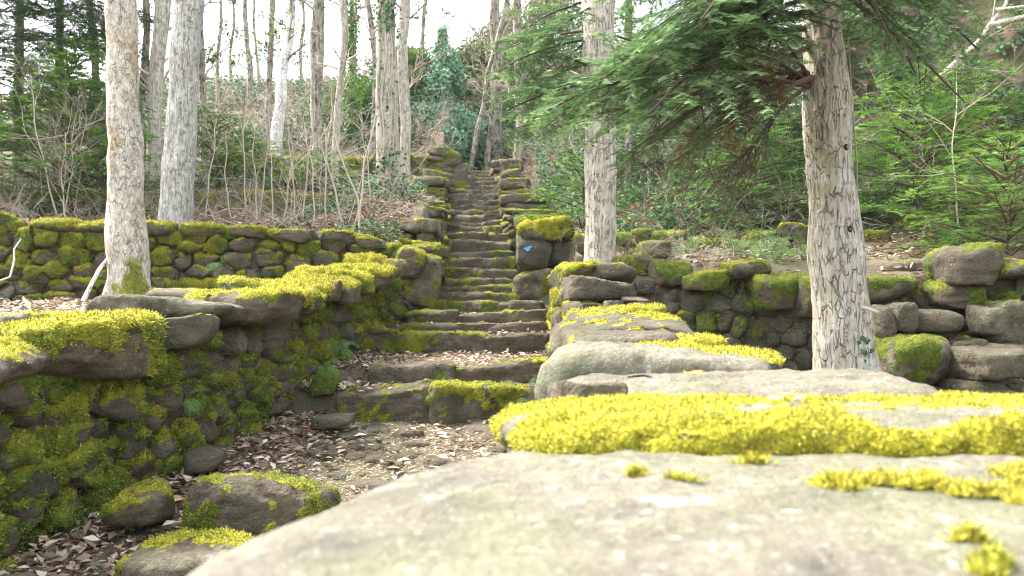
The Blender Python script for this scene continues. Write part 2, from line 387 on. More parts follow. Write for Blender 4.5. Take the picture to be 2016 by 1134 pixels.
def rock(buf, c, half, frame=None, planes=None, pw=14, res=.03, ncut=9, amp=.06, moss=(.3, .5, .5), mth_=.02,
         yel=(.5, .3), lite=0., dens=0, blen=.015, bwid=.003, strata=0., seed=None, face=None, tilt=.09, cutr=(.72, .93)):
    """rounded convex rock; half = half extents in its frame (rows of frame are its axes in the world).
    moss = (bias, weight of looking up, noise weight); yel = (on tops, on sides); dens = strands per m2"""
    s = int(R.integers(1, 99999)) if seed is None else seed
    rg = np.random.default_rng(s)
    half = np.asarray(half, float)
    n3 = [int(np.clip(round(2*h/res), 4, 56)) for h in half]
    B, F = boxgrid(*n3)
    v = np.tan(B*.68)/math.tan(.68)*half
    N = [np.array(q, float) for q in ((1,0,0),(-1,0,0),(0,1,0),(0,-1,0),(0,0,1),(0,0,-1))] if planes is None else [np.array(q[:3]) for q in planes]
    H = [half[0],half[0],half[1],half[1],half[2],half[2]] if planes is None else [q[3] for q in planes]
    if planes is None:
        N = [q+rg.normal(0, tilt, 3) for q in N]
    A0 = np.array(N); H0 = np.array(H)
    v0 = v/((np.maximum(v@A0.T, 0)/H0)**pw).sum(1)[:, None]**(1/pw)
    for _ in range(ncut):
        q = rg.normal(0, 1, 3)/half**.5; q /= np.linalg.norm(q)
        N.append(q); H.append((v0@q).max()*rg.uniform(*cutr))
    N = np.array(N); H = np.array(H)
    t = np.maximum(v@N.T, 0)/H
    g_ = (t**pw).sum(1)**(1/pw)
    v = v/g_[:, None]
    nn, _ = vnormals(v, F)
    sz = half.min(); big = half.max()
    q = v+s*7.13
    nf_ = 1-np.abs(fbm(q/(sz*.9), 3, s+21, .6))*2
    d = fbm(q/(big*1.1), 2, s)*amp*sz*1.5+fbm(q/(sz*.5), 5, s+5, .65)*amp*sz*1.5-np.clip(nf_-.55, 0, 1)*amp*sz*1.0
    if strata: d = d+(np.abs(fbm(q*np.array([2, 2, 26.]), 3, s+8))-.2)*strata
    v = v+nn*d[:, None]
    if frame is not None: wv = v@np.asarray(frame)
    else: wv = v
    wv = wv+np.asarray(c)
    nn, fn = vnormals(wv, F)
    m = moss[0]+moss[1]*nn[:, 2]+moss[2]*(fbm(wv*4.2, 4, 77)*1.5+fbm(wv*17, 3, 78)*.8)+.13*rg.normal()
    mm = sm(.3, .75, m)
    lump = .6+.8*fbm(wv*34, 3, 5)+.7*fbm(wv*11, 2, 8)
    wv = wv+nn*(mm*mth_*lump)[:, None]
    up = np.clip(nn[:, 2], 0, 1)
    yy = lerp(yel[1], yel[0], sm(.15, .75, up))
    rv = rg.random()
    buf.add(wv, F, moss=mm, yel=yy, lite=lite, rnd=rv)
    if dens > 0:
        area = np.linalg.norm(fn, axis=1)/2
        fm = mm[F].mean(1)
        vis = 1.0
        if face is not None: vis = np.where((fn@np.asarray(face)) > -.15*area, 1, 0)
        wgt = area*sm(.35, .8, fm)*vis
        cnt = int(wgt.sum()*dens)
        if cnt > 5:
            fi = rg.choice(len(F), cnt, p=wgt/wgt.sum())
            uv = rg.random((cnt, 2)); f = F[fi]
            a, b, c_, d_ = wv[f[:, 0]], wv[f[:, 1]], wv[f[:, 2]], wv[f[:, 3]]
            pt = a*(1-uv[:, :1])*(1-uv[:, 1:])+b*uv[:, :1]*(1-uv[:, 1:])+c_*uv[:, :1]*uv[:, 1:]+d_*(1-uv[:, :1])*uv[:, 1:]
            nf = fn[fi]; nf = nf/(np.linalg.norm(nf, axis=1, keepdims=True)+1e-9)
            dr = nf*.75+rg.normal(0, .6, (cnt, 3))+np.array([0, 0, -.1])
            dr /= np.linalg.norm(dr, axis=1, keepdims=True)
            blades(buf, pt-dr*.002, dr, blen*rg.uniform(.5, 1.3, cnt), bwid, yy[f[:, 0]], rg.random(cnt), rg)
def blades(buf, p, dr, ln, wd, yel, rnd, rg, mat=1):
    n = len(p)
    sd_ = np.cross(dr, rg.normal(0, 1, (n, 3))); sd_ /= np.linalg.norm(sd_, axis=1, keepdims=True)+1e-9
    bend = rg.normal(0, .35, (n, 3))
    tip = p+(dr+bend*.5)*ln[:, None]; mid = p+dr*(ln*.5)[:, None]
    V = np.stack([p, mid+sd_*wd*.6, tip, mid-sd_*wd*.6], 1).reshape(-1, 3)
    F = np.arange(n*4).reshape(n, 4)
    buf.add(V, F, mat=mat, moss=1, yel=np.repeat(yel, 4), rnd=np.repeat(rnd, 4))

def rotz(a, tx=0, ty=0):
    ca, sa = math.cos(a), math.sin(a)
    A = np.array([[ca, sa, 0], [-sa, ca, 0], [0, 0, 1.]])
    if tx or ty:
        Bx = np.array([[1, 0, 0], [0, math.cos(tx), math.sin(tx)], [0, -math.sin(tx), math.cos(tx)]])
        By = np.array([[math.cos(ty), 0, -math.sin(ty)], [0, 1, 0], [math.sin(ty), 0, math.cos(ty)]])
        A = Bx@By@A
    return A

def face_wall(root, path, side, zb, zt, sw=.26, sh=.16, depth=.16, res=.03, moss=(.3, .4, .5), mth_=.02, yel=(.5, .3),
              lite=(0, .25), dens=0, blen=.015, bwid=.003, capw=None, core=.30, seed=1, face=(0, -1, 0), pw=20, cf=.5, maxpart=90, skip=None, amp=.07, topm=.25, jit=.36):
    """dry stone wall face along a plan polyline; side=+1 puts the face to the right of travel"""
    rg = np.random.default_rng(seed)
    pth = np.array(path, float); seg = np.linalg.norm(np.diff(pth, axis=0), axis=1); cum = np.concatenate([[0], np.cumsum(seg)]); L = cum[-1]
    def at(u):
        return np.array([np.interp(u, cum, pth[:, 0]), np.interp(u, cum, pth[:, 1])])
    def tan(u):
        a, b = at(max(u-.15, 0)), at(min(u+.15, L)); t = b-a; return t/np.linalg.norm(t)
    sites = []
    z0 = min(zb(u) for u in np.linspace(0, L, 20)); z1 = max(zt(u) for u in np.linspace(0, L, 20))
    z = z0+sh*.4; row = 0
    while z < z1+sh:
        h = sh*rg.uniform(.75, 1.3); u = -rg.uniform(0, sw)
        while u < L+sw*.5:
            wdt = sw*rg.uniform(.55, 1.5)
            uu = u+wdt/2; zz = z+rg.normal(0, h*jit*.55)
            if -.1 <= uu <= L+.1 and zb(np.clip(uu, 0, L))-.1 < zz < zt(np.clip(uu, 0, L))-.02:
                sites.append((uu, zz, wdt, h))
            u += wdt
        z += h; row += 1
    S = np.array(sites)
    ani = sh/sw*1.15
    G = Buf(); big = []
    for i, (u, z, wd_, h) in enumerate(S):
        if skip and skip(u, z): continue
        dd = S[:, :2]-S[i, :2]; da = dd*np.array([ani, 1])
        r2 = (da**2).sum(1); near = np.where((r2 < (3.2*sh)**2) & (r2 > 0))[0]
        planes = []; gap = .001+.004*rg.random()
        wt = (h*wd_*ani)*.25
        for j in near:
            wj = (S[j, 3]*S[j, 2]*ani)*.25
            D = math.sqrt(r2[j]); hh = max(np.clip((r2[j]+wt-wj)/(2*D), D*.25, D*.75)-gap, .02)
            nx_, nz_ = da[j]/D
            planes.append((nx_*ani, nz_, rg.normal(0, .10)*sh/depth, hh))
        zt_ = zt(np.clip(u, 0, L))-z+rg.normal(0, .015)
        planes.append((rg.normal(0, .08), 1, rg.normal(0, .1), max(zt_, .04)))
        planes += [(0, -1, 0, sh*1.2), (1, 0, 0, wd_*1.1), (-1, 0, 0, wd_*1.1)]
        dp = depth*rg.uniform(.85, 1.15)
        planes += [(rg.normal(0, .22), rg.normal(0, .22), 1, dp), (0, 0, -1, dp)]
        A = np.array(planes)
        th = np.linspace(0, 2*math.pi, 24, endpoint=False); dirs = np.stack([np.cos(th), np.sin(th), 0*th], 1)
        rr = 1/np.max(np.maximum(dirs@A[:, :3].T, 0)/A[:, 3], axis=1)
        hx = np.abs(rr*np.cos(th)).max(); hz = np.abs(rr*np.sin(th)).max()
        t = tan(np.clip(u, 0, L)); nrm = np.array([t[1], -t[0]])*side
        cc = at(np.clip(u, 0, L)); 
        if u < 0: cc = cc+t*u
        if u > L: cc = cc+t*(u-L)
        # lean into the bank with height
        push = -dp+.02+rg.normal(0, .018)-(z-z0)*.05
        c = np.array([cc[0]+nrm[0]*push, cc[1]+nrm[1]*push, z])
        fr = np.array([[t[0], t[1], 0], [0, 0, 1], [nrm[0], nrm[1], 0]])
        atop = zt(np.clip(u, 0, L))-z < sh*1.1
        b = Buf()
        rock(b, c, (hx, hz, dp), fr, A, pw=pw, res=res, ncut=9, cutr=(.76, .96), amp=amp, moss=(moss[0]+(topm if atop else 0), moss[1], moss[2]), mth_=mth_,
             yel=yel, lite=rg.uniform(*lite) if rg.random() < .7 else lite[1], dens=dens, blen=blen, bwid=bwid, face=face)
        big.append((hx*hz/((c[1])**2+1), b))
    big.sort(key=lambda q: -q[0])
    for k, (_, b) in enumerate(big[:maxpart]): b.build('stone', [M_ROCK, M_MOSS], root)
    if len(big) > maxpart:
        rb = Buf()
        for _, b in big[maxpart:]: merge(rb, b)
        rb.build('small_stone_facing', [M_ROCK, M_MOSS], root)['kind'] = 'stuff'
    # rubble core behind the facing
    us = np.linspace(-.05, L+.05, int(L/.15)+2); cb = Buf(); V = []
    for u in us:
        uc = np.clip(u, 0, L); t = tan(uc); nrm = np.array([t[1], -t[0]])*side; cc = at(uc)
        a = cc-nrm*(depth*cf); b_ = cc-nrm*(depth*.75+core)
        V += [(*a, zb(uc)-.1), (*a, zt(uc)-.05), (*b_, zt(uc)-.05), (*b_, zb(uc)-.1)]
    V = np.array(V); n = len(us); V = V+fbm(V*7, 2, 4)[:, None]*.02
    F = [[4*i+k, 4*i+(k+1) % 4, 4*(i+1)+(k+1) % 4, 4*(i+1)+k] for i in range(n-1) for k in range(4)]
    F += [[3, 2, 1, 0], [4*(n-1)+k for k in range(4)]]
    cb.add(V, np.array(F), rnd=.2, moss=.35, yel=.1); cb.build('rubble_core', M_ROCK, root)
def merge(a, b):
    for V, A in zip(b.V, b.A): a.V.append(V); a.A.append(A)
    for q, m in b.Q: a.Q.append((q+a.n, m))
    a.n += b.n
def slab(root, name, x0, x1, y0, y1, z0, z1, rot=0, tx=0, ty=0, label=None, mat=None, **k):
    b = Buf(); c = ((x0+x1)/2, (y0+y1)/2, (z0+z1)/2)
    rock(b, c, ((x1-x0)/2, (y1-y0)/2, (z1-z0)/2), rotz(rot, tx, ty), **k)
    o = b.build(name, [mat or M_ROCK, M_MOSS], root)
    if label: o['label'] = label
    return o
def pslab(root, name, px0, px1, pyt, pyb, d, dep, **k):
    """slab whose front face spans these surveyed pixels at distance d and runs dep metres back"""
    return slab(root, name, X(px0, d), X(px1, d), d, d+dep, Z(pyb, d), Z(pyt, d), **k)

SKIP_PARTS = globals().get('SKIP', ())
# ================================================================ LEFT PATH WALL
wl = thing('dry_stone_wall', 'low retaining wall left of the path, thick with bright moss and topped by long slabs', 'stone wall', (-1.6, 5, -.6), 'mossy dry stone walls')
pl = [(-2.02, 1.2)]+[(float(xl(y)), float(y)) for y in (2.5, 4, 5.6, 7.2, 8.5)]
_ly = lambda u: 1.2+u*.985
ztop_l = lambda u: float(np.interp(_ly(u), [1.2, 2.8, 3.7, 4.3, 4.8, 5.6, 8.4], [-.30, -.26, -.24, -.17, -.08, .04, .34]))
zbot_l = lambda u: float(zpath(_ly(u)))-.06
face_wall(wl, pl, +1, zbot_l, ztop_l, sw=.205, sh=.135, depth=.13, res=.017, moss=(.46, .42, .72), mth_=.038, yel=(.58, .28), lite=(.05, .35),
          dens=15000, blen=.019, bwid=.0045, seed=5, pw=7, cf=.85, face=(.6, -1, .3), maxpart=88, amp=.09, topm=.1)
HM = dict(moss=(.48, .50, .45), mth_=.035, yel=(1.0, .5), dens=16000, blen=.020, bwid=.0045, face=(.3, -1, .6), res=.025, amp=.12)
# cap slabs, from the camera end backwards
slab(wl, 'cap_stone', -2.45, -1.80, 1.7, 2.62, -.29, -.13, rot=.05, moss=(.2, .7, .3), yel=(.9, .4), dens=12000, face=(.3, -1, .6), mth_=.025, blen=.018, bwid=.004)
slab(wl, 'cap_stone', -2.42, -1.72, 2.55, 3.12, -.29, -.105, rot=.10, moss=(-.12, .72, .22), yel=(.95, .6), dens=16000, res=.02, amp=.16, mth_=.03, face=(.3, -1, .6), label='brown rough slab with only a thin moss top')
slab(wl, 'cap_stone', -2.50, -1.60, 3.05, 3.80, -.285, -.10, rot=.06, **HM)
slab(wl, 'cap_stone', -2.55, -1.88, 3.7, 4.3, -.17, -.045, rot=-.05, moss=(.05, .35, .55), yel=(.8, .5), dens=12000, res=.025, amp=.1, face=(.3, -1, .6), mth_=.02, lite=.35)
slab(wl, 'cap_stone', -2.0, -1.52, 3.72, 4.2, -.20, -.06, rot=.15, moss=(.1, .4, .5), yel=(.7, .4), dens=14000, res=.025, face=(.3, -1, .6), lite=.3)
slab(wl, 'cap_stone', -2.42, -1.56, 4.25, 4.72, -.085, .055, rot=.10, moss=(-.55, .25, .4), yel=(.6, .4), dens=6000, res=.022, amp=.16, strata=.02, label='long dark grey slab bare of moss')
for (y0, y1, x1, zt0) in ((4.55, 5.2, -1.36, .085), (5.1, 5.75, -1.34, .14), (5.6, 6.2, -1.33, .20), (6.1, 6.7, -1.25, .25), (6.6, 7.3, -1.22, .33), (7.2, 7.8, -1.12, .41), (7.7, 8.4, -1.06, .50)):
    slab(wl, 'cap_stone', x1-.62, x1, y0, y1, zt0-.17, zt0, rot=.10, ty=.03, **HM)
slab(wl, 'cap_stone', -2.6, -1.9, 5.6, 6.3, .02, .14, rot=.1, moss=(.05, .5, .5), yel=(.95, .5), dens=12000, lite=.4)

# loose boulder standing between the two left walls
sb = Buf(); rock(sb, (X(838, 9), 9.1, Z(553, 9)), (.16, .16, .26), rotz(.3, .1, .25), res=.026, moss=(.62, .2, .7), yel=(.6, .35), dens=7000, blen=.018, bwid=.005)
tag(sb.build('boulder', [M_ROCK, M_MOSS]), 'upright mossy boulder where the left path wall meets the stairs', 'boulder')
sb = Buf(); rock(sb, (X(800, 8.9), 9.0, Z(515, 8.9)), (.14, .2, .2), rotz(.2, .1, .35), res=.03, moss=(.45, .4, .5), yel=(.8, .35), dens=7000, blen=.018, bwid=.005)
tag(sb.build('boulder', [M_ROCK, M_MOSS]), 'tilted moss-crowned boulder at the far end of the left path wall', 'boulder')

# ================================================================ LEFT TERRACE WALL B
wb = thing('dry_stone_wall', 'rubble terrace wall with moss-capped stones behind the two pale trunks on the left', 'stone wall', (-4, 8.4, .1), 'mossy dry stone walls')
pb = [(x, float(yB(x))) for x in (-6.6, -5.1, -3.8, -2.5, -1.25)]
face_wall(wb, pb, +1, lambda u: .0+.03*u-.12, lambda u: .86+.02*math.sin(u*2.1)+.03*math.sin(u*5.3)-.02*max(u-4, 0), sw=.235, sh=.15, depth=.15, res=.026, pw=12, cf=.72, moss=(.34, .42, .7), mth_=.035, yel=(1.0, .42), lite=(.05, .45),
          dens=6500, blen=.022, bwid=.006, seed=9, maxpart=92, topm=.3, amp=.09)
for i in range(11):
    x = -6.3+i*.47+R.normal(0, .06); y = float(yB(x)); h = R.uniform(.10, .17)
    slab(wb, 'cap_stone', x-.2, x+.2, y-.05, y+.38, .80-.1*sm(-3, -1, x), .80+h-.1*sm(-3, -1, x), rot=R.normal(0, .2), moss=(.3, .6, .5), yel=(.95, .35), dens=6500, blen=.022, bwid=.006, mth_=.03, lite=R.uniform(0, .4), res=.03)

# ================================================================ UPPER LEFT WALLS C and D
wc = thing('dry_stone_wall', 'low dark tumbled wall half hidden by bare brush above the left terrace', 'stone wall', (-5, 12.5, 1.4), 'mossy dry stone walls')
pc = [(x, float(yC(x))) for x in (-8.8, -6, -4, -2.1)]
face_wall(wc, pc, +1, lambda u: 1.32+.01*u, lambda u: 1.87+.06*math.sin(u*1.7), sw=.32, sh=.19, depth=.15, res=.05, moss=(.28, .35, .6), mth_=.03, yel=(.6, .2), lite=(0, .2), dens=2500, blen=.03, bwid=.009, seed=21, maxpart=60)
wd = thing('dry_stone_wall', 'high wall with yellow moss running left from the top of the stairs', 'stone wall', (-4, 19.3, 2.8), 'mossy dry stone walls')
pd_ = [(x, float(yD(x))) for x in (-7.2, -5, -3.4, -1.55)]
face_wall(wd, pd_, +1, lambda u: 2.7, lambda u: 3.78+.05*math.sin(u*1.9)+.18*float(sm(4.6, 5.4, u)), sw=.34, sh=.2, depth=.16, res=.06, moss=(.42, .35, .6), mth_=.03, yel=(.85, .4), lite=(.05, .5), dens=1800, blen=.035, bwid=.012, seed=23, maxpart=80, topm=.3)

# ================================================================ STAIR WALLS (full thickness stacked blocks)
def stack(root, x0, x1, y0, y1, zb, zt, seed, inner=1, hs=.2, mossk=None, res=.045, lite=(0, .3)):
    rg = np.random.default_rng(seed); z = zt
    mk = dict(moss=(.22, .5, .65), yel=(.75, .3), mth_=.025, dens=3500, blen=.024, bwid=.007, face=(inner*.5, -1, .4)); mk.update(mossk or {})
    first = True
    while z > zb:
        h = hs*rg.uniform(.7, 1.25); h = min(h, z-zb+.05)
        y = y0+rg.normal(0, .02)
        fr = True
        while y < y1:
            L = rg.uniform(.38, .75)
            parts = [(x0, x1)]
            if rg.random() < .45 and fr and not first:
                c = lerp(x0, x1, rg.uniform(.35, .65)); parts = [(x0, c), (c, x1)]
            for a, b in parts:
                ex = .03 if first else 0
                slab(root, 'cap_stone' if first else 'stone', a-ex+rg.normal(0, .01), b+ex+rg.normal(0, .012), y-ex, y+L, z-h, z+rg.normal(0, .006), rot=rg.normal(0, .04), tx=rg.normal(0, .02),
                     res=res, lite=rg.uniform(*lite), amp=.11, pw=16, **mk)
            y += L; fr = False
        z -= h*.97; first = False
ws = thing('dry_stone_wall', 'stepped flanking wall of stacked blocks along the left of the stairs', 'stone wall', (-1.2, 14, 1), 'mossy dry stone walls')
LB = [(9.35, 10.1, 805, 858, 478), (10.0, 12.4, 793, 857, 437), (12.3, 14.1, 800, 868, 405), (14.0, 16.1, 803, 873, 392), (16.0, 17.7, 819, 875, 347), (17.6, 19.6, 836, 886, 335), (19.5, 23.0, 846, 888, 289)]
for k, (a, b, p0, p1, yt) in enumerate(LB):
    x0, x1 = X(p0, a), X(p1, a); xs = float(xl(a)-xl(b))
    stack(ws, x0-xs*.3, x1, a, min(a+1.3, b) if k < 6 else b, float(zpath(a))-.12, Z(yt, a), 100+k, 1, hs=.13 if a < 15 else .17, res=.035 if a < 15 else .06, mossk=dict(yel=(1, .35)) if k in (1, 2) else None)
    if b-a > 1.3 and k < 6: stack(ws, x0-xs*.6, x1-xs*.5, a+1.3, b, float(zpath(a+1.3))-.12, Z(yt, a)+.01, 140+k, 1, hs=.24, res=.06)
wr = thing('dry_stone_wall', 'stepped flanking wall of layered slabs climbing the right side of the stairs', 'stone wall', (.1, 14, 1), 'mossy dry stone walls')
RB = [(10.3, 11.5, 1024, 1108, 452), (11.4, 12.5, 1020, 1094, 424), (12.4, 13.7, 1004, 1090, 408), (13.6, 16.1, 992, 1078, 384), (16.0, 18.6, 986, 1042, 354), (18.5, 20.6, 981, 1028, 333), (20.5, 23.0, 972, 1024, 312)]
for k, (a, b, p0, p1, yt) in enumerate(RB):
    x0, x1 = X(p0, a), X(p1, a); 
    stack(wr, x0, x1, a, min(a+1.2, b), float(zpath(a))-.12, Z(yt, a), 200+k, -1, hs=.13 if a < 14 else .18, res=.045 if a < 15 else .06, mossk=dict(yel=(1, .45)) if k in (0, 4) else dict(moss=(.02, .5, .6)))
    if b-a > 1.2: stack(wr, x0-.05, x1-.05, a+1.2, b, float(zpath(a+1.2))-.12, Z(yt, a)+.01, 240+k, -1, hs=.22, res=.06)
# the big corner stones
o = pslab(wr, 'corner_boulder', 1014, 1092, 528, 598, 9.7, .55, moss=(.45, .2, .5), yel=(.75, .5), dens=6000, blen=.02, bwid=.006, res=.03, ncut=6, label='mossy bottom corner boulder')
gr = pslab(wr, 'corner_boulder', 1018, 1080, 464, 530, 9.75, .5, rot=.1, ty=.06, moss=(-.25, .2, .6), lite=.85, res=.025, ncut=8, dens=4000, label='pale grey corner rock with a small blue paint mark')
pslab(wr, 'stone', 1080, 1150, 468, 520, 9.9, .5, moss=(.1, .3, .7), lite=.5, res=.03, dens=5000, yel=(.7, .4))
pslab(wr, 'cap_stone', 1022, 1126, 436, 471, 9.7, .7, rot=-.05, ty=-.10, moss=(.5, .5, .3), yel=(1, .7), dens=8000, mth_=.04, blen=.022, bwid=.006, res=.03)
pb_ = Buf()
c0 = P(1039.5, 489, 9.67)
ang = np.linspace(0, 2*math.pi, 14, endpoint=False); rr_ = .028*(1+.35*np.sin(ang*3)+.2*np.sin(ang*5+1))
ring = np.stack([c0[0]+rr_*1.5*np.cos(ang), np.full(14, c0[1]), c0[2]+rr_*np.sin(ang)+rr_*np.cos(ang)*.5], 1)
pb_.add(np.concatenate([ring, ring+[0, .05, 0]]), [np.array([[i, (i+1) % 14, 14+(i+1) % 14, 14+i] for i in range(14)]), np.array([[0, i, i+1] for i in range(1, 13)])], rnd=.5)
bm_ = pb_.build('waymark_paint', M_BLUE, gr, smooth=False)

# ================================================================ STAIRWAY
st = thing('stone_stairway', 'long rustic flight of worn brown stone steps climbing between the mossy walls', 'stairs', (-.5, 5.2, -.7))
for i, (d, zt, x0, x1) in enumerate(STEP):
    zlow = (STEP[i-1][1] if i else -.74)
    if i == 2: zlow = -.40
    se = bpy.data.objects.new('step', None); COL.objects.link(se); se.parent = st
    se.location = (0, d-5.2, 0); se.empty_display_size = .05
    wdt = x1-x0; nst = int(R.integers(2, 5)) if i > 2 else 2
    cuts = np.sort(np.concatenate([[0, 1], (np.arange(1, nst)+R.uniform(-.3, .3, nst-1))/nst]))
    if i == 0: cuts = np.array([0, .44, 1])
    if i == 1: cuts = np.array([0, .42, 1])
    if i == 2: cuts = np.array([-.12, .06, .62, 1])
    for k in range(len(cuts)-1):
        a, b = x0+wdt*cuts[k], x0+wdt*cuts[k+1]
        bf = Buf(); near = i < 8
        dz = R.normal(0, .010 if near else .006); dy = R.normal(0, .02)
        lo = zlow-.06; hi = zt+dz
        rock(bf, ((a+b)/2, d+dy+.125, (lo+hi)/2), ((b-a)/2+.03, .155, (hi-lo)/2+.01), rotz(R.normal(0, .03), 0, R.normal(0, .015)), pw=16, res=.026 if near else .045, ncut=5, amp=.17, tilt=.04, cutr=(.80, .97),
             moss=(.20 if near else .12, .22, .8), mth_=.02, yel=(.55, .42), dens=9000 if i < 3 else (3500 if near else 1500), blen=.014 if near else .02, bwid=.004 if near else .007, lite=R.uniform(0, .16), face=(0, -1, .4))
        bf.build('step_stone', [M_ROCK, M_MOSS], se)

# ================================================================ RIGHT PATH WALL (the one the camera rests on)
rw = thing('dry_stone_wall', 'wide slab-topped wall right of the path, sunlit and running out of the near foreground', 'stone wall', (.5, 3, -.5), 'mossy dry stone walls')
NM = dict(moss=(.78, .15, .9), mth_=.014, yel=(1.2, .85), blen=.0075, bwid=.0018, dens=170000, face=(0, -1, .8))
slab(rw, 'cap_stone', -.48, 1.72, -.30, 1.10, -.36, -.196, planes=[(1,0,0,1.1),(-1,0,0,.93),(.03,1,0,.70),(0,-1,0,.7),(0,0,1,.082),(0,0,-1,.082),(-.89,.455,0,.93),(-.75,.1,.65,.80)], res=.02, moss=(-.62, .0, .75), yel=(1.2, .9), lite=1.0, amp=.09, mth_=.012, dens=50000, blen=.011, bwid=.0022, face=(0, -1, .8), ncut=0, pw=16, strata=.0, seed=41, mat=M_SLAB, label='pale bare slab nearest the camera')
slab(rw, 'cap_stone', .05, 1.38, 1.06, 1.70, -.34, -.158, rot=.02, res=.014, lite=.8, amp=.12, ncut=2, pw=4.2, seed=42, mat=M_SLAB, label='slab covered in thick yellow moss', **NM)
slab(rw, 'cap_stone', 1.3, 2.1, 1.10, 1.75, -.36, -.172, rot=-.1, res=.022, lite=.7, ncut=2, pw=9, seed=47, **NM)
slab(rw, 'cap_stone', .09, .93, 1.62, 2.06, -.33, -.172, rot=-.12, ty=.025, res=.016, lite=.9, amp=.10, ncut=2, pw=12, moss=(-.45, .1, .5), mth_=.012, yel=(1.1, .8), dens=60000, blen=.009, bwid=.002, seed=43, mat=M_SLAB, face=(0, -1, .8), label='pinkish brown bare slab')
slab(rw, 'stone', .10, .24, 1.60, 1.76, -.23, -.155, rot=.2, res=.012, lite=.45, moss=(-.3, .1, .4), amp=.2, seed=51)
slab(rw, 'cap_stone', .13, .75, 2.1, 2.42, -.34, -.105, rot=-.22, ty=.16, res=.018, lite=.95, amp=.10, ncut=3, pw=8, moss=(-.5, .1, .5), dens=20000, blen=.01, bwid=.002, seed=44, mat=M_SLAB, label='grey lichened block tilted down to the right')
slab(rw, 'cap_stone', .30, .87, 2.43, 2.9, -.31, -.155, rot=-.2, ty=.11, res=.02, lite=.7, moss=(.45, .5, .3), mth_=.025, yel=(1.25, .9), dens=50000, blen=.014, bwid=.003, seed=45, face=(0, -1, .8))
slab(rw, 'cap_stone', .52, .81, 2.9, 3.3, -.26, -.125, res=.02, lite=.6, moss=(.3, .5, .4), yel=(1.2, .8), dens=35000, blen=.014, bwid=.003)
slab(rw, 'cap_stone', .19, .68, 2.95, 3.5, -.26, -.083, rot=-.1, res=.02, lite=.6, moss=(-.05, .4, .7), yel=(1.15, .7), dens=30000, blen=.014, bwid=.003, strata=.02, seed=53)
slab(rw, 'cap_stone', .24, .80, 3.45, 4.05, -.22, -.045, rot=.05, res=.022, lite=.55, moss=(.0, .45, .7), yel=(1.1, .6), dens=22000, blen=.015, bwid=.0035, strata=.02, seed=54)
slab(rw, 'cap_stone', .64, .88, 3.7, 4.3, -.2, -.08, res=.025, lite=.5, moss=(-.05, .4, .6), yel=(1, .6), dens=16000)
slab(rw, 'cap_stone', .27, .79, 4.0, 4.7, -.18, -.005, rot=-.05, res=.025, lite=.5, moss=(.1, .4, .6), yel=(1.05, .5), dens=15000, blen=.016, bwid=.004)
for k, (p0, p1, yt, yb, d) in enumerate(((1112, 1150, 596, 613, 4.95), (1150, 1192, 598, 614, 4.95), (1190, 1232, 592, 612, 5.0), (1232, 1285, 598, 616, 5.0), (1180, 1225, 612, 622, 4.8))):
    pslab(rw, 'stone', p0, p1, yt, yb+6, d, .3, res=.02, lite=.5, moss=(-.1, .3, .6), yel=(.9, .4), dens=10000)
slab(rw, 'cap_stone', X(1106, 5.4), X(1262, 5.4), 5.3, 5.95, Z(594, 5.4), Z(546, 5.5), rot=-.06, ty=.05, res=.024, lite=.55, moss=(-.5, .15, .5), amp=.14, ncut=6, pw=7, strata=.02, dens=8000, seed=61, label='big smooth grey-brown boulder on the wall')
pslab(rw, 'stone', 1225, 1282, 582, 602, 5.3, .4, res=.025, lite=.4, moss=(-.3, .2, .5))
slab(rw, 'cap_stone', X(1100, 6.4), X(1160, 6.4), 6.2, 6.9, Z(560, 6.4), Z(519, 6.4), rot=.1, res=.026, moss=(.4, .5, .4), yel=(1, .5), dens=10000, mth_=.03, lite=.3)
slab(rw, 'cap_stone', X(1140, 6.3), X(1258, 6.3), 6.2, 6.8, Z(556, 6.3), Z(522, 6.3), rot=-.1, ty=.08, res=.026, moss=(.05, .5, .6), yel=(1, .5), dens=9000, mth_=.03, lite=.4, strata=.015)
def tuft(parent, x, y, z, rx, ry, n, seed, ln=.012):
    rg = np.random.default_rng(seed); b = Buf(); a = rg.uniform(0, 6.28, n); r = np.sqrt(rg.random(n))
    wob_ = 1+.35*np.sin(a*3+seed)+.2*np.sin(a*5+seed*2)
    px_, py_ = x+np.cos(a)*r*rx*wob_, y+np.sin(a)*r*ry*wob_; hgt = (1-r**2)*.010*(1+.6*vn(np.stack([px_*60, py_*60, 0*px_], 1)))
    p = np.stack([px_, py_, z+hgt*rg.random(n)], 1)
    dr = norm_(np.stack([rg.normal(0, .6, n), rg.normal(0, .6, n), np.full(n, .75)], 1))
    blades(b, p, dr, ln*rg.uniform(.4, 1.2, n), .0018, np.full(n, .95), rg.random(n), rg, mat=0)
    b.build('moss_tuft', M_MOSS, parent)
def norm_(v): return v/(np.linalg.norm(v, axis=-1, keepdims=True)+1e-9)
near = [c for c in rw.children][0]
def slabz(x, y):
    me = near.data; dgv = np.empty(len(me.vertices)*3, np.float32); me.vertices.foreach_get('co', dgv); v = dgv.reshape(-1, 3)+np.array(rw.location)
    k = (np.hypot(v[:, 0]-x, v[:, 1]-y) < .03) & (v[:, 2] > -.25); return float(v[k, 2].mean()) if k.any() else -.196
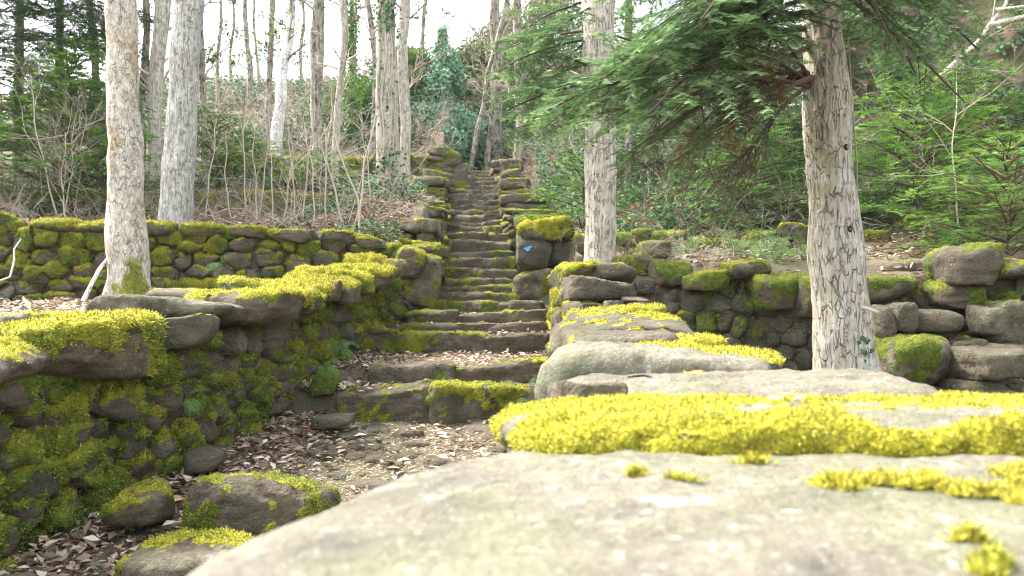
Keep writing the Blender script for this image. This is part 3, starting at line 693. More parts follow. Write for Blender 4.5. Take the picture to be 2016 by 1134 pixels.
for k, (x, y, rx, ry, n) in enumerate(((.36, .875, .022, .022, 1500), (.405, .89, .05, .010, 1700), (.455, .86, .03, .008, 900), (.49, .83, .035, .012, 1500), (.53, .80, .035, .02, 2400), (.55, .86, .03, .01, 1200), (.385, .668, .012, .009, 500), (.375, .62, .013, .008, 500), (.36, .60, .01, .006, 300), (.144, .925, .010, .006, 300), (.19, .90, .02, .005, 250), (.62, .93, .06, .02, 3000), (.70, .80, .05, .03, 3000), (.47, .90, .02, .006, 300), (.30, .99, .02, .006, 300))):
    tuft(near, x, y, slabz(x, y)-.002, rx, ry, n, 300+k)
# side face towards the path
pr = [(float(xr(y))+.02, y) for y in (7.3, 5.8, 3.8, 2.3, 1.3, .3, -.3)]
face_wall(rw, pr, +1, lambda u: float(zpath(7.3-u))-.06, lambda u: float(np.interp(7.3-u, [1.3, 2.3, 3.8, 4.8, 5.5, 6.3, 7.3], [-.30, -.27, -.17, -.1, .04, .16, .2])), sw=.24, sh=.13, depth=.13, res=.025, moss=(.12, .3, .7), mth_=.025, yel=(.95, .5),
          lite=(.2, .6), dens=8000, blen=.018, bwid=.004, seed=31, face=(-1, -.5, .3), maxpart=30, core=.25)
# outer face towards the hollow
po = [(1.5, 1.5), (.93, 2.1), (.86, 3.0), (.84, 4.6), (.98, 6.2)]
face_wall(rw, po, +1, lambda u: -.85, lambda u: float(np.interp(1.4+u, [1.4, 2.4, 4.6, 6.2], [-.40, -.33, -.22, .05])), sw=.3, sh=.18, depth=.14, res=.05, moss=(.1, .3, .6), seed=33, maxpart=14, core=.45, face=(1, -.5, .3), dens=0)
# rear blocks of that wall where it meets the stairs
stack(rw, .52, .85, 7.6, 9.6, -.1, .42, 78, -1, hs=.18, mossk=dict(yel=(.9, .5)), res=.035)
stack(rw, X(1094, 7), X(1150, 7), 6.9, 7.6, -.3, Z(528, 7), 77, -1, hs=.16, mossk=dict(yel=(1, .6), dens=8000, blen=.018, bwid=.005), res=.03)

# ================================================================ RIGHT TERRACE WALL T
wt = thing('dry_stone_wall', 'shaded terrace wall of grey rubble under dark moss-covered slabs behind the big trunk', 'stone wall', (2.6, 6.4, -.5), 'mossy dry stone walls')
pt = [(x, float(yT(x))) for x in (.95, 1.8, 2.8, 4.2, 5.2)]
face_wall(wt, pt, +1, lambda u: -.68, lambda u: float(np.interp(u, [0, .5, 2, 3.4, 4.3], [.30, .22, .16, .13, .35])), sw=.155, sh=.125, depth=.13, res=.022, moss=(.06, .45, .7), mth_=.02, yel=(.45, .12), lite=(.25, .75),
          dens=7000, blen=.018, bwid=.005, seed=3, maxpart=70, core=.35, jit=.5, topm=.25, amp=.10)
DM = dict(moss=(.50, .3, .7), mth_=.014, yel=(.5, .05), dens=9000, blen=.011, bwid=.004, res=.03, amp=.13)
def tslab(name, p0, p1, yt, yb, d, dep=.5, **k):
    kk = dict(DM); kk.update(k); return pslab(wt, name, p0, p1, yt, yb, d, dep, **kk)
tslab('capping_slab', 1492, 1602, 538, 612, 6.25, label='thick capping slab under a dark moss coat')
tslab('cap_stone', 1436, 1538, 508, 548, 6.35, .5, ty=-.12, yel=(.8, .2))
tslab('cap_stone', 1278, 1370, 512, 560, 6.7, .5)
tslab('cap_stone', 1360, 1448, 535, 570, 6.4, .4, yel=(.8, .2))
tslab('cap_stone', 1210, 1290, 505, 540, 7.1, .4, yel=(.7, .3))
tslab('cap_stone', 1260, 1330, 478, 512, 7.6, .4, yel=(.7, .3))
tslab('capping_slab', 1590, 1885, 536, 600, 6.0, .6, ty=.0, pw=6)
tslab('capping_slab', 1860, 1958, 545, 612, 5.9, .6)
tslab('cap_stone', 1880, 1985, 484, 560, 5.85, .5, moss=(.2, .35, .6), lite=.25)
tslab('cap_stone', 1740, 1850, 512, 545, 6.5, .5, moss=(.2, .3, .6), lite=.2)
tslab('cap_stone', 1980, 2080, 510, 545, 5.8, .5, yel=(.8, .2))
tslab('boulder', 1728, 1905, 656, 765, 5.5, .6, pw=5, ncut=6, yel=(.5, .1), label='huge rounded boulder furred with dark moss')
tslab('boulder', 1915, 2090, 690, 758, 5.25, .6, moss=(-.05, .3, .6), lite=.4, strata=.02, label='layered grey boulder at the base')
tslab('boulder', 1885, 1960, 660, 740, 5.6, .4, moss=(.1, .3, .6), lite=.1)
tslab('stone', 1730, 1770, 600, 668, 5.72, .3, moss=(-.6, .2, .4), lite=.5)
tslab('stone', 1768, 1816, 594, 655, 5.7, .3, moss=(-.6, .2, .4), lite=.7)
tslab('stone', 1812, 1900, 610, 658, 5.72, .3, moss=(.1, .3, .5), lite=.2)
tslab('stone', 1905, 1990, 752, 790, 5.3, .4, moss=(-.3, .3, .5), lite=.3)
tslab('stone', 1985, 2060, 590, 690, 5.6, .4, moss=(.1, .3, .5), lite=.2)
tslab('stone', 1940, 1990, 600, 660, 5.65, .3, moss=(-.1, .3, .5), lite=.3)
# upper low wall and boulders on the right terrace
wu = thing('dry_stone_wall', 'low broken mossy wall on the right terrace behind the pale straight trunk', 'stone wall', (1.8, 8.2, .5), 'mossy dry stone walls')
face_wall(wu, [(1.0, 8.4), (2.2, 8.0), (3.3, 7.8)], +1, lambda u: .42, lambda u: .78+.05*math.sin(u*4), sw=.26, sh=.15, depth=.15, res=.035, moss=(.3, .4, .6), yel=(.7, .25), lite=(0, .35), dens=5000, blen=.02, bwid=.006, seed=71, maxpart=30)
for (p0, p1, yt, yb, d, lb) in ((1772, 1866, 446, 486, 8.6, 'flat moss-topped boulder in the leaf litter right of the big trunk'), (1210, 1262, 468, 500, 8.9, 'small mossy boulder behind the pale straight trunk')):
    b = Buf(); rock(b, (X((p0+p1)/2, d), d+.2, Z((yt+yb)/2, d)-.03), (X(p1, d)/2-X(p0, d)/2, .25, (Z(yt, d)-Z(yb, d))/2+.05), rotz(.1), res=.03, moss=(.5, .4, .4), yel=(.9, .3), dens=7000, blen=.02, bwid=.006)
    tag(b.build('boulder', [M_ROCK, M_MOSS]), lb, 'boulder')

# ================================================================ stones on the path
def loose(p0, p1, yt, yb, d, lb, name='boulder', **k):
    b = Buf(); kk = dict(res=.022, moss=(.1, .35, .6), yel=(.6, .4), dens=15000, blen=.013, bwid=.0035, amp=.12, pw=6, ncut=5, face=(0, -1, .6)); kk.update(k)
    dep = kk.pop('dep', .35); r = kk.pop('rot', 0); ty = kk.pop('ty', 0)
    rock(b, (X((p0+p1)/2, d), d+dep/2, (Z(yt, d)+Z(yb, d))/2), (X(p1, d)/2-X(p0, d)/2, dep/2, (Z(yt, d)-Z(yb, d))/2), rotz(r, 0, ty), **kk)
    return tag(b.build(name, [M_ROCK, M_MOSS]), lb, 'boulder' if name == 'boulder' else 'stone', kk.get('group'))
loose(342, 632, 955, 1075, 3.05, 'large rounded boulder with yellow moss on its left shoulder, on the near path', dep=.42, pw=3.2, ty=.06, moss=(.25, .12, .85), lite=.14, seed=9, ncut=3)
loose(200, 298, 975, 1050, 3.05, 'small moss-covered boulder between the left wall and the large boulder', moss=(.62, .25, .5), yel=(.75, .5), dens=22000)
loose(208, 520, 1092, 1165, 2.68, 'long mossy kerb stone at the very front of the path', dep=.3, moss=(.28, .2, .85), yel=(.7, .5), dens=22000, pw=5)
loose(345, 420, 895, 935, 3.75, 'half-buried grey stone in leaves beside the left wall', moss=(-.6, .1, .4), lite=.2)
loose(608, 660, 735, 775, 5.35, 'dark green mossy stone at the foot of the left wall by the first step', moss=(.6, .2, .3), yel=(.2, .15))
loose(600, 690, 822, 848, 4.7, 'flat grey paving stone left of the path centre', 'paving_stone', moss=(-.7, 0, .3), lite=.3, dep=.3)
loose(985, 1045, 708, 722, 6.1, 'little mossy stone lying on the landing', 'paving_stone', moss=(.2, .2, .5), dep=.12)
PSL = []
rgp = np.random.default_rng(5)
tries = 0
while len(PSL) < 24 and tries < 4000:
    tries += 1
    y = rgp.uniform(3.5, 5.05); x = rgp.uniform(-1.15, .15)
    if math.hypot((x+.45)/.62, (y-4.5)/.75) > 1: continue
    r = rgp.uniform(.06, .16)
    if all(math.hypot(x-a, (y-b)*1.0) > (r+c)*.92 for a, b, c in PSL): PSL.append((x, y, r))
for x, y, r in PSL:
    b = Buf(); z = float(zterr(x, y)); r2 = r*rgp.uniform(.6, .95)
    rock(b, (x, y, z-.010), (r, r2, .036), rotz(rgp.uniform(-.5, .5), rgp.normal(0, .06), rgp.normal(0, .06)), res=.022, pw=5, ncut=5, amp=.12, moss=(-.45, .1, .6), lite=rgp.uniform(.08, .3), dens=5000, blen=.01, bwid=.003)
    tag(b.build('paving_stone', [M_ROCK, M_MOSS]), 'worn flat stone bedded in the trodden earth below the lowest step', 'stone', 'flat stones bedded in the path')

# ================================================================ PLANT AND TREE TOOLS
def norm(v): return v/(np.linalg.norm(v, axis=-1, keepdims=True)+1e-9)
def tubes(buf, Pk, Rk, seg=4, rnd=None, mat=0, moss=0.):
    """N tubes at once: Pk (N,k,3), Rk (N,k)"""
    Pk = np.asarray(Pk, float); N, k, _ = Pk.shape
    if N == 0: return
    T = norm(np.gradient(Pk, axis=1))
    ax = norm(Pk[:, -1]-Pk[:, 0]); ref = np.where(np.abs(ax[:, 2:3]) > .8, np.array([[1., 0, 0]]), np.array([[0, 0, 1.]]))
    A = norm(np.cross(T, ref[:, None, :])); Bv = np.cross(T, A)
    th = np.linspace(0, 2*math.pi, seg, endpoint=False)
    V = Pk[:, :, None, :]+Rk[:, :, None, None]*(np.cos(th)[None, None, :, None]*A[:, :, None, :]+np.sin(th)[None, None, :, None]*Bv[:, :, None, :])
    i = np.arange(k-1)[:, None]*seg; j = np.arange(seg)[None]; j2 = (j+1) % seg
    f = np.stack([i+j, i+j2, i+seg+j2, i+seg+j], -1).reshape(-1, 4)
    F = (np.arange(N)[:, None, None]*k*seg+f[None]).reshape(-1, 4)
    rv = R.random(N) if rnd is None else np.broadcast_to(rnd, (N,))
    buf.add(V.reshape(-1, 3), F, mat=mat, rnd=np.repeat(rv, k*seg), moss=moss)
def curve(O, D, L, k, bend, up=0., rg=R):
    """N wandering curves of k points from O along D with length L"""
    N = len(O); P_ = [O]; d = norm(np.asarray(D, float)); st_ = (np.asarray(L)/(k-1))[:, None]
    for _ in range(k-1):
        P_.append(P_[-1]+d*st_); d = norm(d+rg.normal(0, bend, (N, 3))+np.array([0, 0, up]))
    return np.stack(P_, 1)
def along(C, t):
    """points and directions at parameter t (N,m) on curves C (N,k,3)"""
    k = C.shape[1]; u = np.clip(t, 0, .999)*(k-1); i = u.astype(int); f = (u-i)[..., None]
    n_ = np.arange(len(C))[:, None]
    a, b = C[n_, i], C[n_, i+1]
    return a*(1-f)+b*f, norm(b-a)
def twigs(buf, O, D, L, r, levels=3, nch=5, bend=.12, up=.03, spread=.8, shrink=.55, k=5, seg=4, rg=R, mat=0, leaf=None, rmin=.0012):
    O, D, L = np.asarray(O, float), np.asarray(D, float), np.asarray(L, float); r = np.broadcast_to(np.asarray(r, float), L.shape)
    for lv in range(levels):
        C = curve(O, D, L, k, bend, up, rg)
        Rk = r[:, None]*np.linspace(1, .35, k)[None]
        tubes(buf, C, Rk, seg if lv == 0 else 3, mat=mat)
        if leaf is not None and lv >= levels-2: leaf(C, rg)
        t = rg.uniform(.2, .98, (len(O), nch)); p, d = along(C, t)
        o = p.reshape(-1, 3); dd = d.reshape(-1, 3)
        side = norm(np.cross(dd, rg.normal(0, 1, dd.shape)))
        D = norm(dd+side*rg.uniform(.4, spread*1.4, (len(dd), 1)))
        L = np.repeat(L, nch)*shrink*rg.uniform(.5, 1.2, len(o)); r = np.maximum(np.repeat(r, nch)*.5, rmin)
        O = o
def leafq(buf, p, n, u, size, rnd, mat=0, fold=.25, asp=.55):
    """simple folded leaves: p centre-base, n normal, u direction"""
    u = norm(u); s = norm(np.cross(u, n)); n = np.cross(s, u); sz = np.asarray(size)[:, None]
    V = np.stack([p, p+(u*.5+s*asp*.5+n*fold*.4)*sz, p+u*sz+n*sz*fold*.2, p+(u*.5-s*asp*.5+n*fold*.4)*sz, p+u*.5*sz], 1)
    N = len(p); b = np.arange(N)[:, None]*5
    F = np.concatenate([b+np.array([[0, 4, 1]]), b+np.array([[4, 2, 1]]), b+np.array([[0, 3, 4]]), b+np.array([[4, 3, 2]])])
    buf.add(V.reshape(-1, 3), F, mat=mat, rnd=np.repeat(rnd, 5))
def shoots(buf, O, D, U, L, nl=.016, m=7, wd=.0022, rnd=None, mat=0, rg=R):
    """flat needle-bearing shoots"""
    N = len(O); D = norm(D); S = norm(np.cross(D, U)); U = np.cross(S, D)
    t = np.linspace(.04, 1, m)[None, :, None]
    base = O[:, None]+D[:, None]*t*L[:, None, None]
    ln = nl*(1.1-.5*t)
    rv = rg.random(N) if rnd is None else rnd
    for sgn in (-1, 1):
        dr = norm(S[:, None]*sgn+D[:, None]*.65+U[:, None]*.12+rg.normal(0, .13, (N, m, 3)))
        b1 = base-D[:, None]*wd; b2 = base+D[:, None]*wd; tp = base+dr*ln
        V = np.stack([b1, b2, tp], 2).reshape(-1, 3)
        F = np.arange(N*m*3).reshape(-1, 3)
        if sgn < 0: F = F[:, ::-1]
        buf.add(V, F, mat=mat, rnd=np.clip(np.repeat(rv, m*3)+rg.normal(0, .05, N*m*3), 0, 1))
def spray(nb, wb, O, D, L, r=.012, droop=-.05, sp=.055, nl=.024, m=8, wd=.0036, nsec=None, tone=.45, rg=R, bare=.25, sag=-.06, secl=.42, dens=.028, k=9):
    """one conifer branch: wood into wb, needles into nb"""
    C = curve(np.array([O]), np.array([D]), np.array([L]), k, .05, droop, rg)
    tubes(wb, C, np.linspace(r, r*.25, k)[None], 6)
    n = int(L/sp) if nsec is None else nsec
    t = np.linspace(bare, .98, n)[None]; p, d = along(C, t); p, d = p[0], d[0]
    up = np.array([0, 0, 1.]); side = norm(np.cross(d, up)); sg = np.where(np.arange(n) % 2, 1, -1)[:, None]
    D2 = norm(side*sg+d*rg.uniform(.5, .9, (n, 1))+rg.normal(0, .16, (n, 3))+up*sag)
    prof = np.sin(np.clip((t[0]-bare)/(1-bare), 0, 1)*math.pi*.85+.35)
    L2 = L*secl*np.clip(prof, .18, 1)*rg.uniform(.6, 1.15, n)
    C2 = curve(p, D2, L2, 5, .09, sag, rg)
    tubes(wb, C2, (r*.24*np.clip(L2/L/secl, .3, 1))[:, None]*np.linspace(1, .3, 5)[None], 3)
    O3, D3, L3, U3, T3 = [], [], [], [], []
    for i in range(n):
        q = max(3, int(L2[i]/dens)); tt = np.linspace(.12, .97, q)[None]; p3, d3 = along(C2[i:i+1], tt); p3, d3 = p3[0], d3[0]
        s3 = norm(np.cross(d3, up)); g3 = np.where(np.arange(q) % 2, 1, -1)[:, None]
        O3.append(p3); D3.append(norm(s3*g3+d3*.9+rg.normal(0, .12, (q, 3)))); L3.append((.035+.06*(1-tt[0]))*rg.uniform(.6, 1.3, q)); T3.append(tone+.26*tt[0]**3+rg.normal(0, .15)+rg.normal(0, .12, q))
    O3, D3, L3, T3 = map(np.concatenate, (O3, D3, L3, T3))
    U3 = norm(up+rg.normal(0, .18, O3.shape))
    shoots(nb, O3, D3, U3, L3*nl/.020, nl, m, wd, np.clip(T3, 0, 1), 0, rg)
    # the leader shoots of the secondaries
    shoots(nb, C2[:, -2], C2[:, -1]-C2[:, -2], np.tile(up, (n, 1)), np.linalg.norm(C2[:, -1]-C2[:, -2], axis=1)*1.25, nl, m+2, wd, np.full(n, min(1, tone+.3)), 0, rg)
    return C

def trunk(name, base, top, r0, r1, H, bark, parent, rings=64, rows=160, disp=.012, flare=.35, bow=0., seed=1, mossf=None, lobes=5, wob=.02, kink=None, rpro=None):
    """bark-covered stem from base towards top, extended to height H"""
    rg = np.random.default_rng(seed); base = np.array(base, float); top = np.array(top, float)
    d = top-base; d = d/d[2]; h = np.linspace(0, 1, rows)**1.25*H
    C = base+d*h[:, None]
    C[:, 0] += bow*np.sin(h/H*math.pi*1.3)+fbm(np.stack([h*.6, h*0+seed, h*0], 1), 2, 3)*wob*np.minimum(1, h)
    if kink is not None: C[:, 0] += kink(h)
    rad = np.interp(h, *rpro) if rpro else r0+(r1-r0)*np.clip(h/(top[2]-base[2]), 0, 1); rad = np.maximum(rad*(1-.75*sm(.5*H, H, h)), .006)
    th = np.linspace(0, 2*math.pi, rings, endpoint=False)
    fl = flare*np.exp(-h/(.9*r0+.02))
    lob = 1+fl[:, None]*(.75+.55*np.cos(lobes*th+rg.uniform(0, 6))[None])
    rr = rad[:, None]*lob
    V = np.stack([C[:, 0:1]+rr*np.cos(th), C[:, 1:2]+rr*np.sin(th), np.broadcast_to(C[:, 2:3], rr.shape)], -1)
    q = V.copy(); q[..., 2] *= .28
    n_ = np.stack([np.cos(th), np.sin(th), 0*th], -1)[None]
    dd = -np.abs(fbm(q*(3.2/r0**.5), 4, seed))*disp*2+fbm(V*3, 2, seed+4)*disp*1.6
    V = V+n_*dd[..., None]
    b = Buf(); i = np.arange(rows-1)[:, None]*rings; j = np.arange(rings)[None]
    F = np.stack([i+j, i+(j+1) % rings, i+rings+(j+1) % rings, i+rings+j], -1).reshape(-1, 4)
    V = V.reshape(-1, 3); ms = 0
    if mossf is not None: ms = mossf(V, np.tile(n_[0], (rows, 1)))
    b.add(V, F, rnd=.5, moss=ms); o = b.build(name, bark, parent); return o, C, rad

def tree(name, label, px0, d, px1, py1=0, w0=60, w1=50, H=11, bark=None, group='bare trunks in the wood', base_z=None, rings=40, rows=90, crown=None, cat='tree', **k):
    x = X(px0, d); z = (float(zterr(x, d)) if base_z is None else base_z)-.12
    t = thing(name, label, cat, (x, d, z), group)
    r0, r1 = w0/2/FPX*d, w1/2/FPX*d
    o, C, rad = trunk('trunk', (x, d, z), P(px1, py1, d), r0, r1, H, bark, t, rings=rings, rows=rows, disp=min(.018, r0*.10), **k)
    if crown:
        cb = Buf(); rg = np.random.default_rng(int(px0)+3); n = crown.get('n', 12)
        i = rg.integers(int(len(C)*crown.get('lo', .12)), len(C)-2, n); O = C[i]; a = rg.uniform(0, 2*math.pi, n)
        D = np.stack([np.cos(a), np.sin(a), rg.uniform(.3, 1.1, n)], 1)
        lf = None
        if crown.get('leaf'):
            def lf(Cv, g):
                m = 3; p, dd = along(Cv, g.uniform(.3, 1, (len(Cv), m))); p = p.reshape(-1, 3)
                leafq(cb, p, g.normal(0, 1, p.shape), g.normal(0, 1, p.shape), g.uniform(.04, .09, len(p)), g.random(len(p))**1.5*.8, 1)
        twigs(cb, O, D, rg.uniform(.7, 1.6, n)*crown.get('L', 1.), rad[i]*.28, crown.get('lv', 4), crown.get('nch', 5), bend=.16, up=.04, rg=rg, leaf=lf, rmin=.00035*d)
        cb.build('crown', [M_TWIG, M_YEW], t)
    return t, C, rad

# ================================================================ TREES NEAR THE PATH
def moss_foot(hx, zc, ang, wdth=1.0, top=.5):
    v = np.array([math.cos(ang), math.sin(ang), 0])
    return lambda V, N: sm(.35, 1.0, (N@v)*wdth-1.0*(V[:, 2]-zc)/top*.75+fbm(V*9, 4, 5)*.55)*(1-sm(.1, top, V[:, 2]-zc+fbm(V*6, 3, 8)*.2))*.95
t1, C1, r1_ = tree('broadleaf_tree', 'tree with flaky pale brown bark and a mossy foot, leftmost big trunk', 258, 7.4, 238, 0, 78, 62, 9, M_BARK_FLAKY, None, rings=110, rows=260, flare=.7, seed=3, bow=.0,
                   mossf=moss_foot(0, .15, -.9, 1.1, .75), wob=.02)
t2, C2_, r2_ = tree('broadleaf_tree', 'straight trunk with pale grey speckled bark, second big trunk from the left', 343, 9.3, 372, 0, 64, 55, 10, M_BARK_RIDGE, None, rings=96, rows=220, flare=.2, seed=4)
t5, C5, r5 = tree('broadleaf_tree', 'ridged grey-brown trunk wrapped in climbing ivy stems left of the stairs', 767, 12.9, 757, 0, 50, 37, 11, M_BARK_POPLAR, None, rings=80, rows=200, flare=.6, seed=5, lobes=6)
t4, C4, r4 = tree('fir_tree', 'straight pale trunk with fine vertical ridges on the right terrace, drooping boughs to its left', 1182, 7.3, 1180, 0, 66, 64, 9, M_BARK_POPLAR, None, rings=96, rows=220, flare=.15, seed=6)
xf, zf = X(1664, 5.0), -.60
tf = thing('fir_tree', 'thick fissured fir trunk standing right of the foreground wall, green boughs above it', 'tree', (xf, 5.0, zf))
of_, CF, rF = trunk('trunk', (xf, 5.0, zf), P(1622, 60, 5.0), .2, .13, 7.5, M_BARK_FIR, tf, rings=150, rows=420, disp=.017, flare=.42, seed=8, rpro=([0, .3, .8, 1.3, 2.0, 2.6, 7.5], [.192, .182, .168, .158, .140, .132, .10]), wob=.03)
def on_trunk(C, rad, z, ang, out=0.):
    i = int(np.argmin(np.abs(C[:, 2]-z))); return C[i]+np.array([math.cos(ang), math.sin(ang), 0])*(rad[i]+out)
# stub of a broken twig, knots
kb = Buf(); p0 = on_trunk(CF, rF, Z(606, 5), -1.2, -.02)
tubes(kb, np.array([[p0, p0+[.04, -.05, -.012], p0+[.085, -.075, -.035]]]), np.array([[.012, .011, .009]]), 7, .9); kb.build('broken_stub', M_TWIG, tf)
kb = Buf()
for z_, a_ in ((Z(500, 5), -1.25), (Z(455, 5), -1.35), (Z(545, 5), -1.5), (Z(300, 5), -1.2), (Z(225, 5), -1.1), (Z(700, 5), -1.7)):
    p0 = on_trunk(CF, rF, z_, a_, -.012); th = np.linspace(0, 2*math.pi, 12, endpoint=False)
    kb = Buf(); tubes(kb, np.array([[p0, p0+np.array([math.cos(a_), math.sin(a_), 0])*.014]]), np.array([[.022, .012]]), 9, .05); kb.build('bark_knot', M_DARKTWIG, tf)

# boughs of the big fir
nb, wb = Buf(), Buf(); rg = np.random.default_rng(77)
def bough(z0, tip, C=None, r=.02, droopz=-.05, ang=None, nbuf=None, wbuf=None, **k):
    C = CF if C is None else C
    i = int(np.argmin(np.abs(C[:, 2]-z0))); O = C[i].copy(); tip = np.array(tip, float)
    v = tip-O; L = np.linalg.norm(v); D = v/L-np.array([0, 0, droopz*4.0])
    return spray(nb if nbuf is None else nbuf, wb if wbuf is None else wbuf, O, D, L, r, droopz, rg=rg, **k)
for z0, tp in ((1.5, (1085, 262, 4.5)), (1.8, (1105, 205, 4.8)), (2.0, (1165, 150, 4.3)), (1.5, (1190, 290, 5.2)), (1.9, (1235, 205, 4.0)), 
               (2.2, (1265, 130, 4.1)), (1.7, (1260, 330, 4.6)), (2.6, (1300, 20, 4.0)), (2.3, (1370, 110, 3.9)), (2.0, (1340, 190, 4.3)), (2.7, (1400, 30, 4.0)), (2.2, (1440, 100, 4.2)), (2.6, (1500, 40, 4.1)),
               (2.9, (1560, 40, 3.9)), (2.4, (1500, 70, 4.6)), (1.6, (1330, 340, 5.0)), (1.5, (1390, 300, 4.3)), (2.6, (1330, 70, 4.5)), (2.5, (1430, 60, 4.7)), (2.8, (1250, 45, 4.9)), (2.7, (1490, 20, 4.3)), (2.1, (1180, 215, 4.4))):
    bough(z0, P(*tp), bare=.30, tone=.46)
for z0, tp in ((2.4, (1900, 120, 4.6)), (2.1, (1880, 215, 5.3)), (2.6, (1840, 60, 4.4)), (2.3, (1800, 150, 5.0)), (2.9, (1680, 20, 3.9)), (2.5, (1760, 90, 4.6)), (2.9, (1620, 25, 4.0))):
    bough(z0, P(*tp), bare=.25, tone=.42)
nb.build('crown', M_NEEDLE, tf)
wb.build('branches', M_DARKTWIG, tf)
# dead lower twigs, brown and mostly bare, hanging from a low fork
db, dn = Buf(), Buf(); O = CF[int(np.argmin(np.abs(CF[:, 2]-Z(172, 5))))]-np.array([.12, .05, 0])
for tp in ((1450, 200, 4.7), (1500, 110, 4.8), (1400, 235, 4.5), (1460, 300, 4.7), (1560, 60, 4.9), ):
    v = P(*tp)-O; Cd = curve(O[None], (v/np.linalg.norm(v))[None]+np.array([[0, 0, .25]]), np.array([np.linalg.norm(v)]), 9, .10, -.06, rg)
    tubes(db, Cd, np.linspace(.016, .005, 9)[None], 6, .5)
    p, d_ = along(Cd, rg.uniform(.25, 1, (1, 13))); D_ = norm(d_[0]+rg.normal(0, .6, (13, 3))+np.array([-.2, 0, -.5]))
    twigs(db, p[0], D_, rg.uniform(.3, .75, 13), .004, 3, 5, bend=.14, up=-.06, rg=rg)
for q in range(8):
    o = P(rg.uniform(1270, 1560), rg.uniform(120, 330), rg.uniform(4.3, 5.2))
    twigs(db, o[None], np.array([[rg.normal(-.3, .4), rg.normal(0, .4), -.8]]), rg.uniform(.35, .7, 1), .004, 3, 6, bend=.12, up=-.05, rg=rg)
for tp in ((1500, 110, 4.6), (1460, 60, 4.7), (1345, 230, 4.5), (1270, 370, 4.6), (1440, 190, 4.6)):
    spray(dn, db, P(*tp), (rg.normal(-.2, .3), rg.normal(0, .3), -.7), .28, .003, -.05, tone=.5, rg=rg, sp=.03)
db.build('dead_twigs', M_DARKTWIG, tf); dn.build('dry_foliage', M_NEEDLE_DRY, tf)
# vine up the right side
vb = Buf(); zz = np.linspace(-.35, 1.7, 40); vp = np.array([on_trunk(CF, rF, z, -.25+.25*math.sin(z*3)+.1*math.sin(z*11), .004) for z in zz])
tubes(vb, vp[None], np.full((1, 40), .006), 5, .4); p = vp[R.integers(0, 10, 26)]+R.normal(0, .03, (26, 3))
vb.build('climbing_stem', M_TWIG, tf)
ib = Buf(); p = np.array([on_trunk(CF, rF, z, a, .006) for z, a in zip(rg.uniform(-.5, -.15, 34), rg.normal(-1.35, .25, 34))])
leafq(ib, p, np.tile([0., -1, .2], (34, 1))+rg.normal(0, .3, (34, 3)), rg.normal(0, 1, (34, 3))*[1, .2, 1], rg.uniform(.02, .04, 34), rg.random(34)*.7, asp=.9); ib.build('ivy_foliage', M_IVY, tf)

# ivy on the trunk by the stairs
vb, ib = Buf(), Buf(); rg = np.random.default_rng(8)
for k in range(4):
    a0 = -1.9+k*.35; zz = np.linspace(1.55, 6.5, 50); vp = np.array([on_trunk(C5, r5, z, a0+.3*math.sin(z*1.3+k)+.12*math.sin(z*5), .012) for z in zz])
    tubes(vb, vp[None], np.full((1, 50), .022-.004*k), 6, .7)
vb.build('climbing_stems', M_TWIG, t5)
for (za, zb_, n, a_) in ((1.6, 2.6, 200, -1.5), (4.5, 6.2, 520, -1.3), (2.9, 4.5, 60, -1.8)):
    p = np.array([on_trunk(C5, r5, z, a, o) for z, a, o in zip(rg.uniform(za, zb_, n), rg.normal(a_, .8, n), rg.uniform(.01, .09, n))])
    leafq(ib, p, rg.normal(0, .5, (n, 3))+[0, -1, .3], rg.normal(0, 1, (n, 3)), rg.uniform(.04, .08, n), rg.random(n)*(1.0 if za > 4 else .95), asp=.9)
ib.build('ivy_foliage', M_IVY, t5)

# boughs drooping left from the pale straight tree
nb2, wb2 = Buf(), Buf(); rg = np.random.default_rng(15)
for z0, tp in ((2.1, (985, 235, 7.6)), (2.5, (965, 120, 7.4)), (2.3, (1040, 180, 7.0)), (2.6, (1010, 90, 7.8)), (1.9, (1010, 285, 7.3)), (2.2, (1080, 110, 7.0)), (2.0, (1060, 260, 7.6)), (2.8, (1090, 60, 6.8)), (2.9, (1030, 60, 7.6)), (2.0, (1030, 215, 7.9)), (2.6, (1100, 140, 7.4)),
               (2.8, (1250, 60, 7.6)), (2.6, (1300, 110, 7.8)), (2.4, (1260, 160, 7.9))):
    bough(z0, P(*tp), C4, .014, -.04, nbuf=nb2, wbuf=wb2, bare=.25, tone=.42, nl=.034, m=6, wd=.0062, secl=.5)
nb2.build('crown', M_NEEDLE, t4); wb2.build('branches', M_DARKTWIG, t4)

